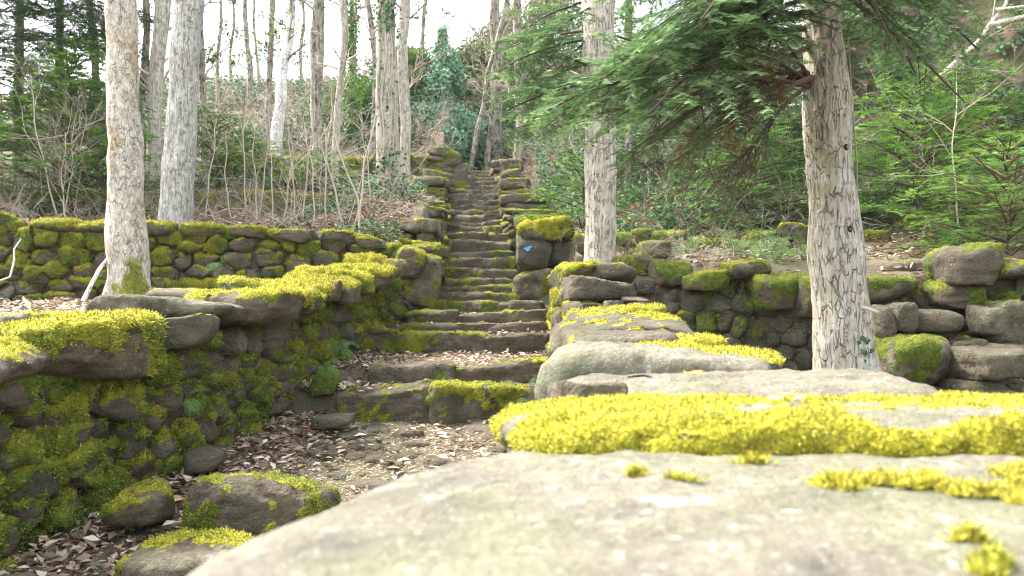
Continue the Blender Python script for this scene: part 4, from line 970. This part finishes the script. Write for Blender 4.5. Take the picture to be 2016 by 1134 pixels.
# ================================================================ THE WOOD BEHIND
G1 = 'bare trunks in the wood'
CR = dict(n=16, L=.9, lv=4, nch=4, lo=.2); CL = dict(n=13, L=.9, lv=4, nch=4, leaf=True)
for a in (
    ('dark ridged trunk between the two big pale trunks', 303, 13.5, 320, 0, 27, 29, 12, M_BARK_POPLAR, CR),
    ('faint trunk seen just right of the speckled grey trunk', 402, 17, 396, 0, 14, 13, 14, M_BARK_FAR, CL),
    ('slim bare tree left of the leaning birch, with fine twigs', 428, 24, 430, 0, 8, 7, 16, M_BARK_FAR, CL),
    ('thin pale crooked tree between the speckled trunk and the birch', 486, 26, 484, 0, 12, 9, 16, M_BARK_FAR, CL),
    ('brown trunk directly left of the leaning birch', 527, 21, 537, 0, 13, 11, 15, M_BARK_FAR, CL),
    ('broad pale trunk standing right of the birch', 632, 19, 622, 0, 22, 20, 15, M_BARK_FAR, CL),
    ('slender straight trunk left of the ivy-clad one', 662, 17.5, 674, 0, 15, 13, 14, M_BARK_POPLAR, CR),
    ('thin trunk close behind the broad pale one', 617, 24, 636, 0, 12, 10, 16, M_BARK_FAR, CR),
    ('dark straight trunk right behind the ivy-wrapped one beside the stairs', 797, 17.5, 797, 0, 24, 21, 14, M_BARK_POPLAR, CR),
    ('slanting dark slim trunk leaning right over the ivy column', 822, 27, 838, 0, 10, 8, 16, M_BARK_FAR, CL),
    ('left-hand of two thin trunks that lean together at the top of the stairs', 922, 23.5, 968, 130, 12, 9, 11, M_BARK_FAR, None),
    ('second leaning trunk at the head of the stairs', 958, 23.5, 984, 120, 13, 10, 13, M_BARK_FAR, CR),
    ('stout upright trunk behind the leaning pair at the stair head', 978, 24.5, 974, 0, 24, 20, 15, M_BARK_FAR, CL),
    ('grey trunk behind the right stair wall, below the fir boughs', 1020, 22, 1016, 0, 20, 18, 13, M_BARK_FAR, CR),
    ('short forked bare tree on the skyline above the stairs', 1052, 31, 1048, 0, 13, 11, 15, M_BARK_FAR, CL),
    ('slim bare tree on the skyline just left of the pale straight fir', 1095, 33, 1080, 0, 9, 8, 15, M_BARK_FAR, CL),
    ('brown trunk partly hidden behind the pale straight fir', 1236, 13, 1240, 0, 18, 15, 12, M_BARK_FAR, CR),
    ('bluish trunk left of the flaky-barked big trunk', 196, 15, 180, 0, 16, 14, 13, M_BARK_FAR, CR),
    ('pale trunk half behind the flaky-barked big trunk', 277, 16, 284, 0, 15, 13, 13, M_BARK_FAR, CR),
    ('faint thin trunk in the gap beside the dark ridged trunk', 292, 19, 290, 0, 9, 8, 14, M_BARK_FAR, None),
    ('distant thin trunk farthest left of the skyline row', 452, 33, 458, 0, 6, 5, 16, M_BARK_FAR, CL),
    ('distant thin trunk on the skyline in front of nothing but sky', 508, 34, 500, 0, 6, 5, 16, M_BARK_FAR, CL),
    ('distant slim trunk between the birch and the broad pale trunk', 590, 33, 596, 0, 7, 6, 16, M_BARK_FAR, CL),
    ('distant slim trunk left of the curved dark one', 703, 33, 700, 0, 6, 5, 16, M_BARK_FAR, CL)):
    lb, p0, d, p1, y1, w0, w1, H, bk, cr = a
    tree('bare_tree', lb, p0, d, p1, y1, w0, w1, H, bk, G1, rings=24, rows=70, crown=cr, flare=.3, seed=int(p0), wob=.12)
tree('birch_tree', 'white birch trunk with dark knots leaning right against the sky', 541, 20, 570, 0, 24, 19, 13, M_BARK_BIRCH, None, rings=30, rows=90, crown=CR, seed=12, wob=.2)
tree('bare_tree', 'slim dark trunk bowed in a curve left of the ivy-wrapped trunk', 727, 20, 722, 0, 13, 12, 13, M_BARK_FAR, G1, rings=24, rows=80, crown=CR, seed=13, kink=lambda h: .20*np.sin(h*.75))
# ivy-clad trunk and ivy column
def ivy_cloud(b, C, rfun, n, size, rg, tone=.5):
    i = rg.integers(0, len(C), n); th = rg.uniform(0, 2*math.pi, n); c = C[i]
    q = np.stack([np.cos(th)*1.3, np.sin(th)*1.3, c[:, 2]*1.2], 1)
    r = rfun(c[:, 2])*(1+1.1*fbm(q, 3, 31)+.4*fbm(q*2.7, 2, 32))*rg.uniform(.6, 1.12, n)
    p = c+np.stack([np.cos(th)*r, np.sin(th)*r, rg.normal(0, .1, n)], 1)
    nn = np.stack([np.cos(th), np.sin(th), np.full(n, .5)], 1)+rg.normal(0, .45, (n, 3))
    leafq(b, p, nn, rg.normal(0, .6, (n, 3))+[0, 0, -.7], rg.uniform(.6, 1.3, n)*size, np.clip(tone+.3*fbm(p*1.6, 3, 3)+rg.normal(0, .15, n), 0, 1), asp=.85)
ti, Ci, ri = tree('ivy_clad_tree', 'slender trunk sheathed in bright green ivy against the sky', 690, 21, 692, 0, 10, 9, 13, M_BARK_FAR, None, rings=20, rows=80, seed=14)
b = Buf(); ivy_cloud(b, Ci, lambda z: .13+.12*np.abs(np.sin(z*1.3)), 5200, .09, np.random.default_rng(3), .6); b.build('ivy_foliage', M_YEW, ti)
tv, Cv, rv_ = tree('ivy_clad_tree', 'broad tapering column of ivy left of the stair head', 866, 25, 870, 100, 18, 10, 4.6, M_BARK_FAR, None, base_z=4.3, rings=20, rows=80, seed=16, crown=dict(n=7, L=.7, lv=3, nch=4, lo=.6))
b = Buf(); z0 = Cv[0, 2]; ivy_cloud(b, Cv, lambda z: np.interp(z-z0, [0, .8, 1.7, 2.7, 3.5, 4.3], [1.0, 1.15, .95, .75, .55, .12]), 30000, .095, np.random.default_rng(4), .75)
b.build('ivy_foliage', mat_leaf('ivy_blue_green', [(0, (.03, .09, .045)), (.5, (.11, .26, .14)), (1, (.27, .45, .28))], .2, .4), tv)

for k, (px_, d_, H_, r_, lb) in enumerate(((925, 29, 2.6, 1.3, 'brownish ivy thicket on the slope right of the ivy column'), (1000, 31, 3.4, 1.7, 'ivy thicket behind the leaning pair of trunks'), (1085, 31, 3.6, 1.9, 'ivy thicket on the crest behind the pale straight fir'), (800, 31, 2.0, 1.4, 'low ivy thicket on the crest left of the ivy column'))):
    t_, C_, _ = tree('ivy_thicket', lb, px_, d_, px_, 100, 10, 6, H_, M_BARK_FAR, None, rings=12, rows=40, seed=60+k, crown=dict(n=9, L=.8, lv=3, nch=4, lo=.3), cat='shrub')
    b = Buf(); z0 = C_[0, 2]; ivy_cloud(b, C_, lambda z, z0=z0, H_=H_, r_=r_: r_*np.interp((z-z0)/H_, [0, .4, .75, 1], [1.1, 1, .7, .15]), 17000, .11, np.random.default_rng(40+k), .40)
    b.build('ivy_foliage', M_IVY2, t_)
# conifers on the left
def conifer(name, label, px, d, H, rbase, n, px1=None, lo=.0, tone=.4, nl=.05, wd=.011, m=5, dens=.05, sp=.075, w0=26, seed=1, droop=-.05, mat=None, up=0., z=None, group=None, secl=.42, zlo=None):
    rg = np.random.default_rng(seed); x = X(px, d); zb_ = (float(zterr(x, d)) if z is None else z)-.1
    t = thing(name, label, 'tree' if 'tree' in name else 'shrub', (x, d, zb_), group)
    r0 = w0/2/FPX*d
    _, C, rad = trunk('trunk', (x, d, zb_), np.array([x+(X(px1, d)-x if px1 else 0), d, zb_+H]), r0, r0*.3, H, M_BARK_FAR if 'tree' in name else M_DARKTWIG, t, rings=16, rows=40, disp=.006, seed=seed)
    nb, wb = Buf(), Buf()
    for k in range(n):
        f = lo+(1-lo)*((k+.5)/n)**.9; i = min(int(np.searchsorted(C[:, 2]-zb_, f*H)), len(C)-2)
        a = k*2.399+rg.normal(0, .3); L = rbase*(1-f)**.75*rg.uniform(.7, 1.15)+.25
        spray(nb, wb, C[i], (math.cos(a), math.sin(a), .15+up+.3*f), L, .012, droop, sp=sp, nl=nl, m=m, wd=wd, tone=tone+rg.normal(0, .06), rg=rg, bare=.18, dens=dens, secl=secl)
    nb.build('crown', mat or M_NEEDLE, t); wb.build('branches', M_DARKTWIG, t); return t
conifer('fir_tree', 'tall dark conifer at the far left edge, boughs against the sky', 30, 14, 9, 2.6, 95, lo=.10, seed=31, tone=.22, w0=22)
conifer('fir_tree', 'dark conifer with a bare lower stem just left of the flaky-barked trunk', 110, 15, 9.5, 2.0, 80, lo=.28, seed=32, tone=.25, w0=20)
conifer('fir_tree', 'dark conifer off the left edge behind the brush', -50, 11.5, 8, 2.3, 80, lo=.1, seed=33, tone=.2)
conifer('yew_bush', 'rounded dark green yew bush left of the flaky-barked trunk', 135, 10.4, 2.2, 1.2, 70, seed=34, tone=.42, mat=M_YEW, up=.35, nl=.042, w0=8, droop=-.03)
conifer('yew_bush', 'low bright green yew seedling at the foot of the flaky-barked trunk', 188, 9.8, .9, .6, 20, seed=35, tone=.6, mat=M_YEW, up=.3, nl=.042, w0=4)
conifer('yew_bush', 'green yew bush behind the brush, right of the speckled trunk', 425, 14.2, 1.5, 1.1, 36, seed=36, tone=.45, mat=M_YEW, up=.3, w0=6)
conifer('yew_bush', 'low green yew bush among thin saplings left of the upper wall', 500, 15.0, 1.0, 1.0, 30, seed=37, tone=.5, mat=M_YEW, up=.25, w0=6)
conifer('yew_bush', 'spreading yew bush in front of the upper mossy wall', 632, 14.6, .8, .7, 24, seed=38, tone=.5, mat=M_YEW, up=.25, w0=6)
conifer('yew_bush', 'dark bush between the curved trunk and the upper mossy wall', 700, 23, 1.6, 1.2, 30, seed=39, tone=.3, mat=M_YEW, up=.3, nl=.07, wd=.018, w0=6)
conifer('yew_bush', 'dark bush on the crest left of the ivy column', 812, 25, 2.4, 1.3, 36, seed=40, tone=.3, mat=M_YEW, up=.3, nl=.07, wd=.018, w0=6)
# right side
conifer('yew_bush', 'wide layered yew behind the right of the big fir trunk', 1810, 8.6, 1.7, 1.35, 60, seed=41, tone=.45, mat=M_YEW, up=.1, nl=.036, wd=.0075, dens=.04, sp=.08, w0=10, droop=-.04)
conifer('yew_bush', 'shaded yew just left of the big fir trunk, beyond the terrace', 1480, 9.0, 1.5, 1.1, 44, seed=42, tone=.36, mat=M_YEW, up=.1, nl=.036, wd=.0075, dens=.04, sp=.08, w0=10)
conifer('fir_sapling', 'bright green feathery sapling at the right edge of the terrace', 1985, 6.9, 1.05, .8, 56, seed=43, tone=.6, mat=M_YEW, up=.15, nl=.03, wd=.0035, dens=.035, sp=.06, w0=5, droop=-.02)
conifer('yew_bush', 'dark yew below the right-hand cliff', 1900, 10.2, 1.3, 1.1, 36, seed=44, tone=.35, mat=M_YEW, up=.1, w0=8)
conifer('fir_tree', 'dark conifer filling the gap behind the big fir boughs', 1400, 12, 6, 2.2, 56, seed=45, tone=.3, w0=20, lo=.05)
conifer('fir_tree', 'conifer high on the bank behind the right boughs', 1600, 12.5, 6, 1.3, 48, seed=46, tone=.35, w0=18, lo=.05)
conifer('yew_bush', 'small yew in the brush right of the stair wall', 1150, 10.5, 1.5, .9, 26, seed=47, tone=.4, mat=M_YEW, up=.2, w0=5)

# ================================================================ CLIFF
xs = np.linspace(5.2, 15, 110); zs = np.linspace(1.2, 10.5, 110); XX, ZZ = np.meshgrid(xs, zs)
YY = 13.6-.50*(XX-5.2)+.10*(ZZ-1.2)
pp = np.stack([XX, YY*0, ZZ], -1); YY = YY+fbm(pp*.6, 3, 2)*.9+fbm(pp*2.2, 4, 6)*.35-np.abs(fbm(pp*np.array([1., 1, 2.5]), 3, 9))*.5
b = Buf(); idx = np.arange(XX.size).reshape(XX.shape)
b.add(np.stack([XX, YY, ZZ], -1).reshape(-1, 3), np.stack([idx[:-1, :-1], idx[:-1, 1:], idx[1:, 1:], idx[1:, :-1]], -1).reshape(-1, 4))
b.build('cliff', M_CLIFF, attrs=False)['kind'] = 'structure'
CX, CY, CZ = XX, YY, ZZ
lt = thing('leaning_tree', 'pale bare limb curving out from the sandy cliff at the upper right corner', 'tree', P(1840, 170, 9.5))
b = Buf(); pts = np.array([P(*q) for q in ((1825, 185, 10.2), (1850, 154, 9.9), (1885, 122, 9.7), (1926, 85, 9.5), (1950, 49, 9.4), (2016, 34, 9.2), (2100, 20, 9.0))])
tubes(b, pts[None], np.array([[.05, .045, .042, .04, .036, .033, .03]]), 10, .8)
tubes(b, np.array([[P(1950, 49, 9.4), P(1980, 10, 9.3), P(1990, -40, 9.3)], [P(1960, 20, 9.35), P(2000, 15, 9.2), P(2050, 10, 9.1)]]), np.array([[.028, .02, .015]]*2), 7, .8)
twigs(b, pts[2:5], np.array([[.4, -.2, -.3], [.5, -.3, .3], [.2, 0, .8]]), np.array([.6, .7, .6]), .008, 3, 4)
b.build('trunk', M_BARK_POPLAR, lt)

# ================================================================ SAPLINGS, BRUSH, IVY GROUND COVER
rg = np.random.default_rng(50)
SAP = [(690, 640, 9.9, 672, 200, 'sapling with a kinked foot left of the big ivy-wrapped trunk'), (672, 0, 10.1, 640, 250, 'thin straight sapling right beside the kinked one'), (700, 0, 9.8, 740, 210, 'sapling leaning right towards the ivy-wrapped trunk'),
       (642, 0, 11, 650, 170, ''), (600, 0, 11.2, 618, 150, ''), (562, 0, 11.3, 570, 250, ''), (534, 0, 11, 524, 190, ''), (498, 0, 10.8, 505, 240, ''), (478, 0, 11.4, 488, 160, ''), (455, 0, 11, 440, 260, ''), (408, 0, 10.6, 420, 230, ''), (585, 0, 11.8, 560, 200, ''),
       (120, 0, 9.6, 150, 240, ''), (135, 0, 9.8, 175, 230, ''), (105, 0, 9.5, 60, 150, ''), (128, 0, 9.3, 125, 260, ''), (150, 0, 9.7, 40, 250, ''), (515, 0, 12, 530, 180, ''), (620, 0, 10.4, 600, 230, ''), (725, 0, 12, 715, 220, ''), (1312, 0, 9.5, 1320, 330, ''), (1890, 0, 7.5, 1880, 150, ''), (1760, 0, 9.2, 1770, 200, '')]
for i, (p0, _, d, p1, y1, lb) in enumerate(SAP):
    x = X(p0, d); z = float(zterr(x, d))-.05; top = P(p1, y1, d)
    if not lb:
        lb = 'thin bare sapling in the brush ' + ('left of the flaky-barked trunk' if p0 < 200 else 'between the speckled trunk and the stairs' if p0 < 800 else 'on the right terrace')
    t = thing('sapling', lb, 'sapling', (x, d, z), 'thin saplings left of the flaky trunk' if p0 < 200 else 'thin saplings behind the left wall' if p0 < 800 else 'thin saplings on the right terrace')
    k = 14; s = np.linspace(0, 1, k)[:, None]; c = np.array([x, d, z])*(1-s)+top*s
    c[:, 0] += (.035*np.sin(s*math.pi*1.6+i)+.012*np.sin(s*15+i))[:, 0]
    if i == 0: c[:, 0] += .14*np.exp(-((s[:, 0]-.28)/.16)**2)-.1*s[:, 0]
    b = Buf(); r = (2.8/2/FPX*d)*(1.5 if i < 3 else 1)
    tubes(b, c[None], np.linspace(r*1.2, r*.45, k)[None], 6, .75); b.build('stem', M_TWIG, t)
    b = Buf(); p, dd = along(c[None], rg.uniform(.35, 1, (1, 9))); D = norm(dd[0]+rg.normal(0, .7, (9, 3))); twigs(b, p[0], D, rg.uniform(.3, .8, 9), .004, 3, 4, rg=rg); b.build('twigs', M_TWIG, t)

def scatter(n, x0, x1, y0, y1, rg, mask=None):
    y = rg.uniform(y0, y1, n); x = rg.uniform(x0, x1, n)
    if mask is not None:
        k = rg.random(n) < mask(x, y); x, y = x[k], y[k]
    return x, y
def offstairs(x, y, m=.45): return ((x < xl(y)-m) | (x > xr(y)+m) | (y > 23.6)).astype(float)
bb = Buf(); rg = np.random.default_rng(60)
def brush(n, x0, x1, y0, y1, L, r, mask=None, lv=2, lean=.9, nch=5):
    x, y = scatter(n, x0, x1, y0, y1, rg, mask); z = zterr(x, y)
    D = norm(np.stack([rg.normal(0, lean, len(x)), rg.normal(0, lean, len(x)), np.full(len(x), .7)], 1))
    twigs(bb, np.stack([x, y, z], 1), D, rg.uniform(.4, 1, len(x))*L, r, lv, nch, bend=.22, up=-.04, rg=rg, k=6)
ms = lambda x, y: offstairs(x, y)*(y > yB(x)+.4)
brush(240, -8, -1.3, 9.0, 12.8, 1.1, .0055, ms, 3, nch=4)
brush(60, -12, -1.3, 13, 18.4, .8, .007, offstairs, 3, nch=4)
brush(900, -14, 0, 20, 36, 1.8, .014, lambda x, y: offstairs(x, y, .3), 3, nch=4)
brush(700, -3, 12, 22, 38, 1.8, .014, lambda x, y: offstairs(x, y, .3), 3, nch=4)
brush(420, .8, 9, 8.6, 13, .9, .005, offstairs, 3, nch=4)
brush(420, .5, 9, 13, 22, 1.4, .008, offstairs, 3, nch=4)
brush(60, 1.0, 3.0, 6.9, 8.0, .6, .003, None, 3, nch=4)
brush(120, -6.5, -1.3, 8.6, 9.6, .5, .003, ms, 3, nch=4)
o = bb.build('undergrowth', M_TWIG); tag(o, 'tangle of bare grey-brown brush over the slopes behind the walls', 'brush', kind='stuff')
ib = Buf()
def cover(buf, n, x0, x1, y0, y1, size, thr, sc=1.1, lift=.12, tone=.45, mask=None, seed=0):
    x, y = scatter(n, x0, x1, y0, y1, rg, mask); q = np.stack([x, y, 0*x], 1); f = fbm(q*sc, 3, 40+seed); k = f > thr; x, y, f = x[k], y[k], f[k]
    z = zterr(x, y)+rg.uniform(0, 1, len(x))*lift*(1+2*np.clip(f, 0, 1)); N = len(x)
    leafq(buf, np.stack([x, y, z], 1), rg.normal(0, .45, (N, 3))+[0, -.35, 1], rg.normal(0, 1, (N, 3))*[1, 1, .3], rg.uniform(.6, 1.3, N)*size, np.clip(tone+rg.normal(0, .22, N), 0, 1), asp=.85)
cover(ib, 30000, -8, -1.3, 9.2, 13, .045, .12, mask=ms)
cover(ib, 30000, -12, -1.3, 13.2, 17.5, .06, .0, mask=offstairs, lift=.2)
cover(ib, 80000, -16, 0, 20, 40, .12, -.2, mask=offstairs, lift=.5, sc=.5)
cover(ib, 60000, -3, 16, 22, 42, .13, -.1, mask=offstairs, lift=.6, sc=.5)
cover(ib, 70000, .9, 10, 8.8, 14, .055, -.05, mask=offstairs, lift=.25)
cover(ib, 60000, .6, 12, 14, 24, .08, -.1, mask=offstairs, lift=.4, sc=.7)
cover(ib, 2500, 1, 5.5, 7.4, 8.8, .04, .1, lift=.06)
n = 60000; i = rg.integers(0, CX.size, n); p = np.stack([CX.ravel()[i], CY.ravel()[i], CZ.ravel()[i]], 1)+rg.normal(0, .06, (n, 3))*[1, .3, 1]-[0, .06, 0]
k = fbm(p*.9, 3, 5) > np.where(p[:, 0] > 7.5, -.12, np.where(p[:, 2] > 4.2, .22, -.12)); p = p[k]; n = len(p)
leafq(ib, p, rg.normal(0, .4, (n, 3))+[-.2, -1, .4], rg.normal(0, .5, (n, 3))+[0, 0, -.8], rg.uniform(.04, .09, n), np.clip(.5+rg.normal(0, .25, n), 0, 1), asp=.85)
tag(ib.build('ivy_ground_cover', M_IVY), 'ivy leaves carpeting the banks and cliff', 'ground ivy', kind='stuff')

# ================================================================ LEAF LITTER
lb_ = Buf(); rg = np.random.default_rng(90)
def litter(n, x0, x1, y0, y1, size, mask=None, lift=.02):
    x, y = scatter(n, x0, x1, y0, y1, rg, mask); z = zterr(x, y)+rg.uniform(.0, 1, len(x))**2*lift+.004; N = len(x)
    leafq(lb_, np.stack([x, y, z], 1), rg.normal(0, .30, (N, 3))+[0, 0, 1], rg.normal(0, 1, (N, 3))*[1, 1, .2], rg.uniform(.35, 1.45, N)*size, rg.random(N)**1.15, fold=.28, asp=.5)
def edge(x, y):
    a = np.exp(-((x-xl(y))/.28)**2)+np.exp(-((x-xr(y))/.16)**2); return np.clip(.03+a+.22*(fbm(np.stack([x, y, 0*x], 1)*2.3, 3, 8) > .12), 0, 1)
litter(9000, -2.1, .5, 2.4, 5.2, .055, edge, .03)
litter(9000, -2.1, -1.0, 2.4, 5.6, .055, edge, .05)
litter(16000, -1.5, .5, 5.2, 9.2, .050, lambda x, y: np.clip(edge(x, y)+.25, 0, 1), .03)
litter(9000, -1.7, .4, 9.2, 23, .05, lambda x, y: edge(x, y)*.7, .02)
litter(7000, -4.5, -1.9, 3.0, 8.0, .055, lambda x, y: (x < xl(y)-.5)*1., .03)
litter(26000, -8, -1.2, 8.8, 13, .065, ms, .05)
litter(26000, -12, -1.2, 13, 19.4, .08, offstairs, .05)
litter(16000, -14, 10, 20, 34, .13, offstairs, .1)
litter(26000, .6, 8, 7.0, 13, .06, offstairs, .05)
litter(16000, .4, 9, 13, 22, .09, offstairs, .06)
litter(4000, .9, 5.5, 3.0, 6.6, .055, None, .03)
# small crumbs and needles on the trodden earth
litter(60000, -1.8, .3, 2.6, 7.3, .013, None, .006)
tag(lb_.build('leaf_litter', M_LITTER), 'dry curled brown leaves strewn over path, steps and terraces', 'leaf litter', kind='stuff')

# ================================================================ FERNS, TWIGS, SINGLE LEAVES
def fern(label, base, n=6, L=.2, lean=(0, -1, .6), seed=0, group=None, name='fern', cat='fern', wmul=1.):
    rg = np.random.default_rng(seed+900); b = Buf(); base = np.array(base, float)
    a = rg.normal(0, .8, (n, 3))+np.array(lean); C = curve(np.tile(base, (n, 1)), a, np.full(n, L)*rg.uniform(.6, 1.2, n), 7, .06, -.22, rg)
    tubes(b, C, np.full((n, 7), .0016), 3, .3)
    for i in range(n):
        m = 13; t = np.linspace(.12, .98, m)[None]; p, d = along(C[i:i+1], t); p, d = p[0], d[0]
        s = norm(np.cross(d, [0, -.6, 1.])); ln = L*.15*np.sin(np.linspace(.5, 2.9, m))+.003
        for g in (-1, 1):
            leafq(b, p, np.cross(s*g, d)*g+rg.normal(0, .15, (m, 3)), s*g+d*.4, ln*wmul, rg.random(m)*.6+.3, asp=.2, fold=.1)
    return tag(b.build(name, M_FERN), label, cat, group)
fern('small polypody fern growing from the left path wall above the landing stones', (X(672, 5.6)-.02, 5.6, Z(680, 5.6)), 7, .17, (.9, -.7, .2), 1)
fern('fern frond tuft low on the left path wall beside the lowest step', (X(640, 5.3), 5.3, Z(716, 5.3)), 6, .15, (.9, -.6, .2), 2)
fern('fern tuft in the middle of the left path wall', (X(365, 3.75), 3.75, Z(786, 3.75)), 5, .12, (.9, -.6, .3), 3)
fern('pale fern sprig sprouting between the steps by the right wall', (X(1045, 5.12), 5.08, Z(790, 5.1)), 7, .13, (0, -1, .4), 4)
fern('fern sprig on the second step by the right wall', (X(1062, 5.65), 5.62, Z(745, 5.65)), 5, .10, (0, -1, .4), 5)
fern('fern tuft rooted in the rubble terrace wall right of the flaky trunk', (X(440, 8.3), 8.25, Z(520, 8.3)), 7, .22, (0, -1, .3), 6)
for k, (a, c, d) in enumerate(((1440, 500, 7.6), (1500, 482, 7.8), (1560, 488, 7.3), (1370, 500, 7.8), (1530, 500, 7.0), (1855, 500, 7.2), (1895, 492, 7.4), (1480, 505, 7.2), (1590, 500, 7.0), (1810, 455, 8.5))):
    x = X(a, d); fern('green fern on the right terrace above the shaded wall' if k < 9 else 'fern arching over the flat moss-topped boulder', (x, d, float(zterr(x, d)) if k < 9 else Z(452, d)), 10, .38, (0, -.3, 1.0), 10+k, 'ferns on the right terrace' if k < 9 else None)
st1 = Buf(); tubes(st1, np.array([[P(158, 604, 7.0), P(180, 560, 7.1), P(196, 530, 7.2), P(216, 504, 7.35)]]), np.array([[.022, .018, .017, .013]]), 8, .8)
tubes(st1, np.array([[P(160, 600, 7.0), P(190, 600, 6.9), P(225, 612, 6.8)]]), np.array([[.006, .005, .003]]), 5, .8)
tag(st1.build('fallen_branch', M_DEBARK), 'bleached broken branch propped against the left terrace wall', 'branch')
st1 = Buf(); c = np.array([[P(2, 552, 7.5), P(20, 545, 7.5), P(28, 515, 7.6), P(28, 490, 7.65), P(42, 470, 7.7)]]); tubes(st1, c, np.array([[.010, .010, .009, .008, .005]]), 6, .8)
tag(st1.build('fallen_branch', M_DEBARK), 'thin crooked pale twig hanging on the wall at the left edge', 'branch')
st1 = Buf(); tubes(st1, np.array([[P(1236, 746, 1.97), P(1255, 743, 1.97), P(1268, 742, 1.97), P(1287, 747, 1.96)]])+[0, 0, .004], np.array([[.003, .004, .0035, .002]]), 6, .15)
tag(st1.build('twig', M_DARKTWIG), 'short dark twig lying on the pinkish slab', 'twig')
lf = Buf(); q = P(1352, 742, 1.98)+np.array([0, 0, .002])
for s_, a_ in ((.045, .1), (.030, .9), (.028, -.7), (.026, 1.6)):
    leafq(lf, q[None], np.array([[.1, -.3, 1.]]), np.array([[math.cos(a_), math.sin(a_)*.6, .28]]), np.array([s_]), np.array([.5]), asp=.5)
tag(lf.build('fallen_leaf', M_OAK), 'orange curled leaf lying on the pinkish brown slab', 'leaf')
for k, (a, c, d, s_) in enumerate(((1500, 812, 1.38, .045), (1560, 806, 1.42, .03), (1440, 850, 1.25, .02))):
    lf = Buf(); q = P(a, c, d)+np.array([0, 0, .018])
    leafq(lf, q[None], np.array([[.1, -.5, 1.]]), np.array([[1, .3, .15]]), np.array([s_]), np.array([.94]), asp=.35)
    tag(lf.build('fallen_leaf', M_LITTER), ('long pale dead leaf caught in the yellow moss', 'smaller pale leaf next to the long one in the yellow moss', 'tiny dry leaf at the front of the yellow moss')[k], 'leaf')

# ================================================================ HAZE
hz = Buf(); V = np.array([[x, y, z] for z in (-6., 26.) for y in (-12., 175.) for x in (-150., 150.)])
hz.add(V, np.array([[0, 2, 3, 1], [4, 5, 7, 6], [0, 1, 5, 4], [2, 6, 7, 3], [0, 4, 6, 2], [1, 3, 7, 5]]))
hm = bpy.data.materials.new('haze_air'); hm.use_nodes = True; hm.node_tree.nodes.clear()
ho = hm.node_tree.nodes.new('ShaderNodeOutputMaterial'); hv = hm.node_tree.nodes.new('ShaderNodeVolumePrincipled')
hv.inputs['Color'].default_value = (.93, .95, .97, 1); hv.inputs['Density'].default_value = .0004
hm.node_tree.links.new(hv.outputs[0], ho.inputs['Volume'])
tag(hz.build('haze', hm, smooth=False, attrs=False), 'pale air over the wood', 'haze', kind='stuff')
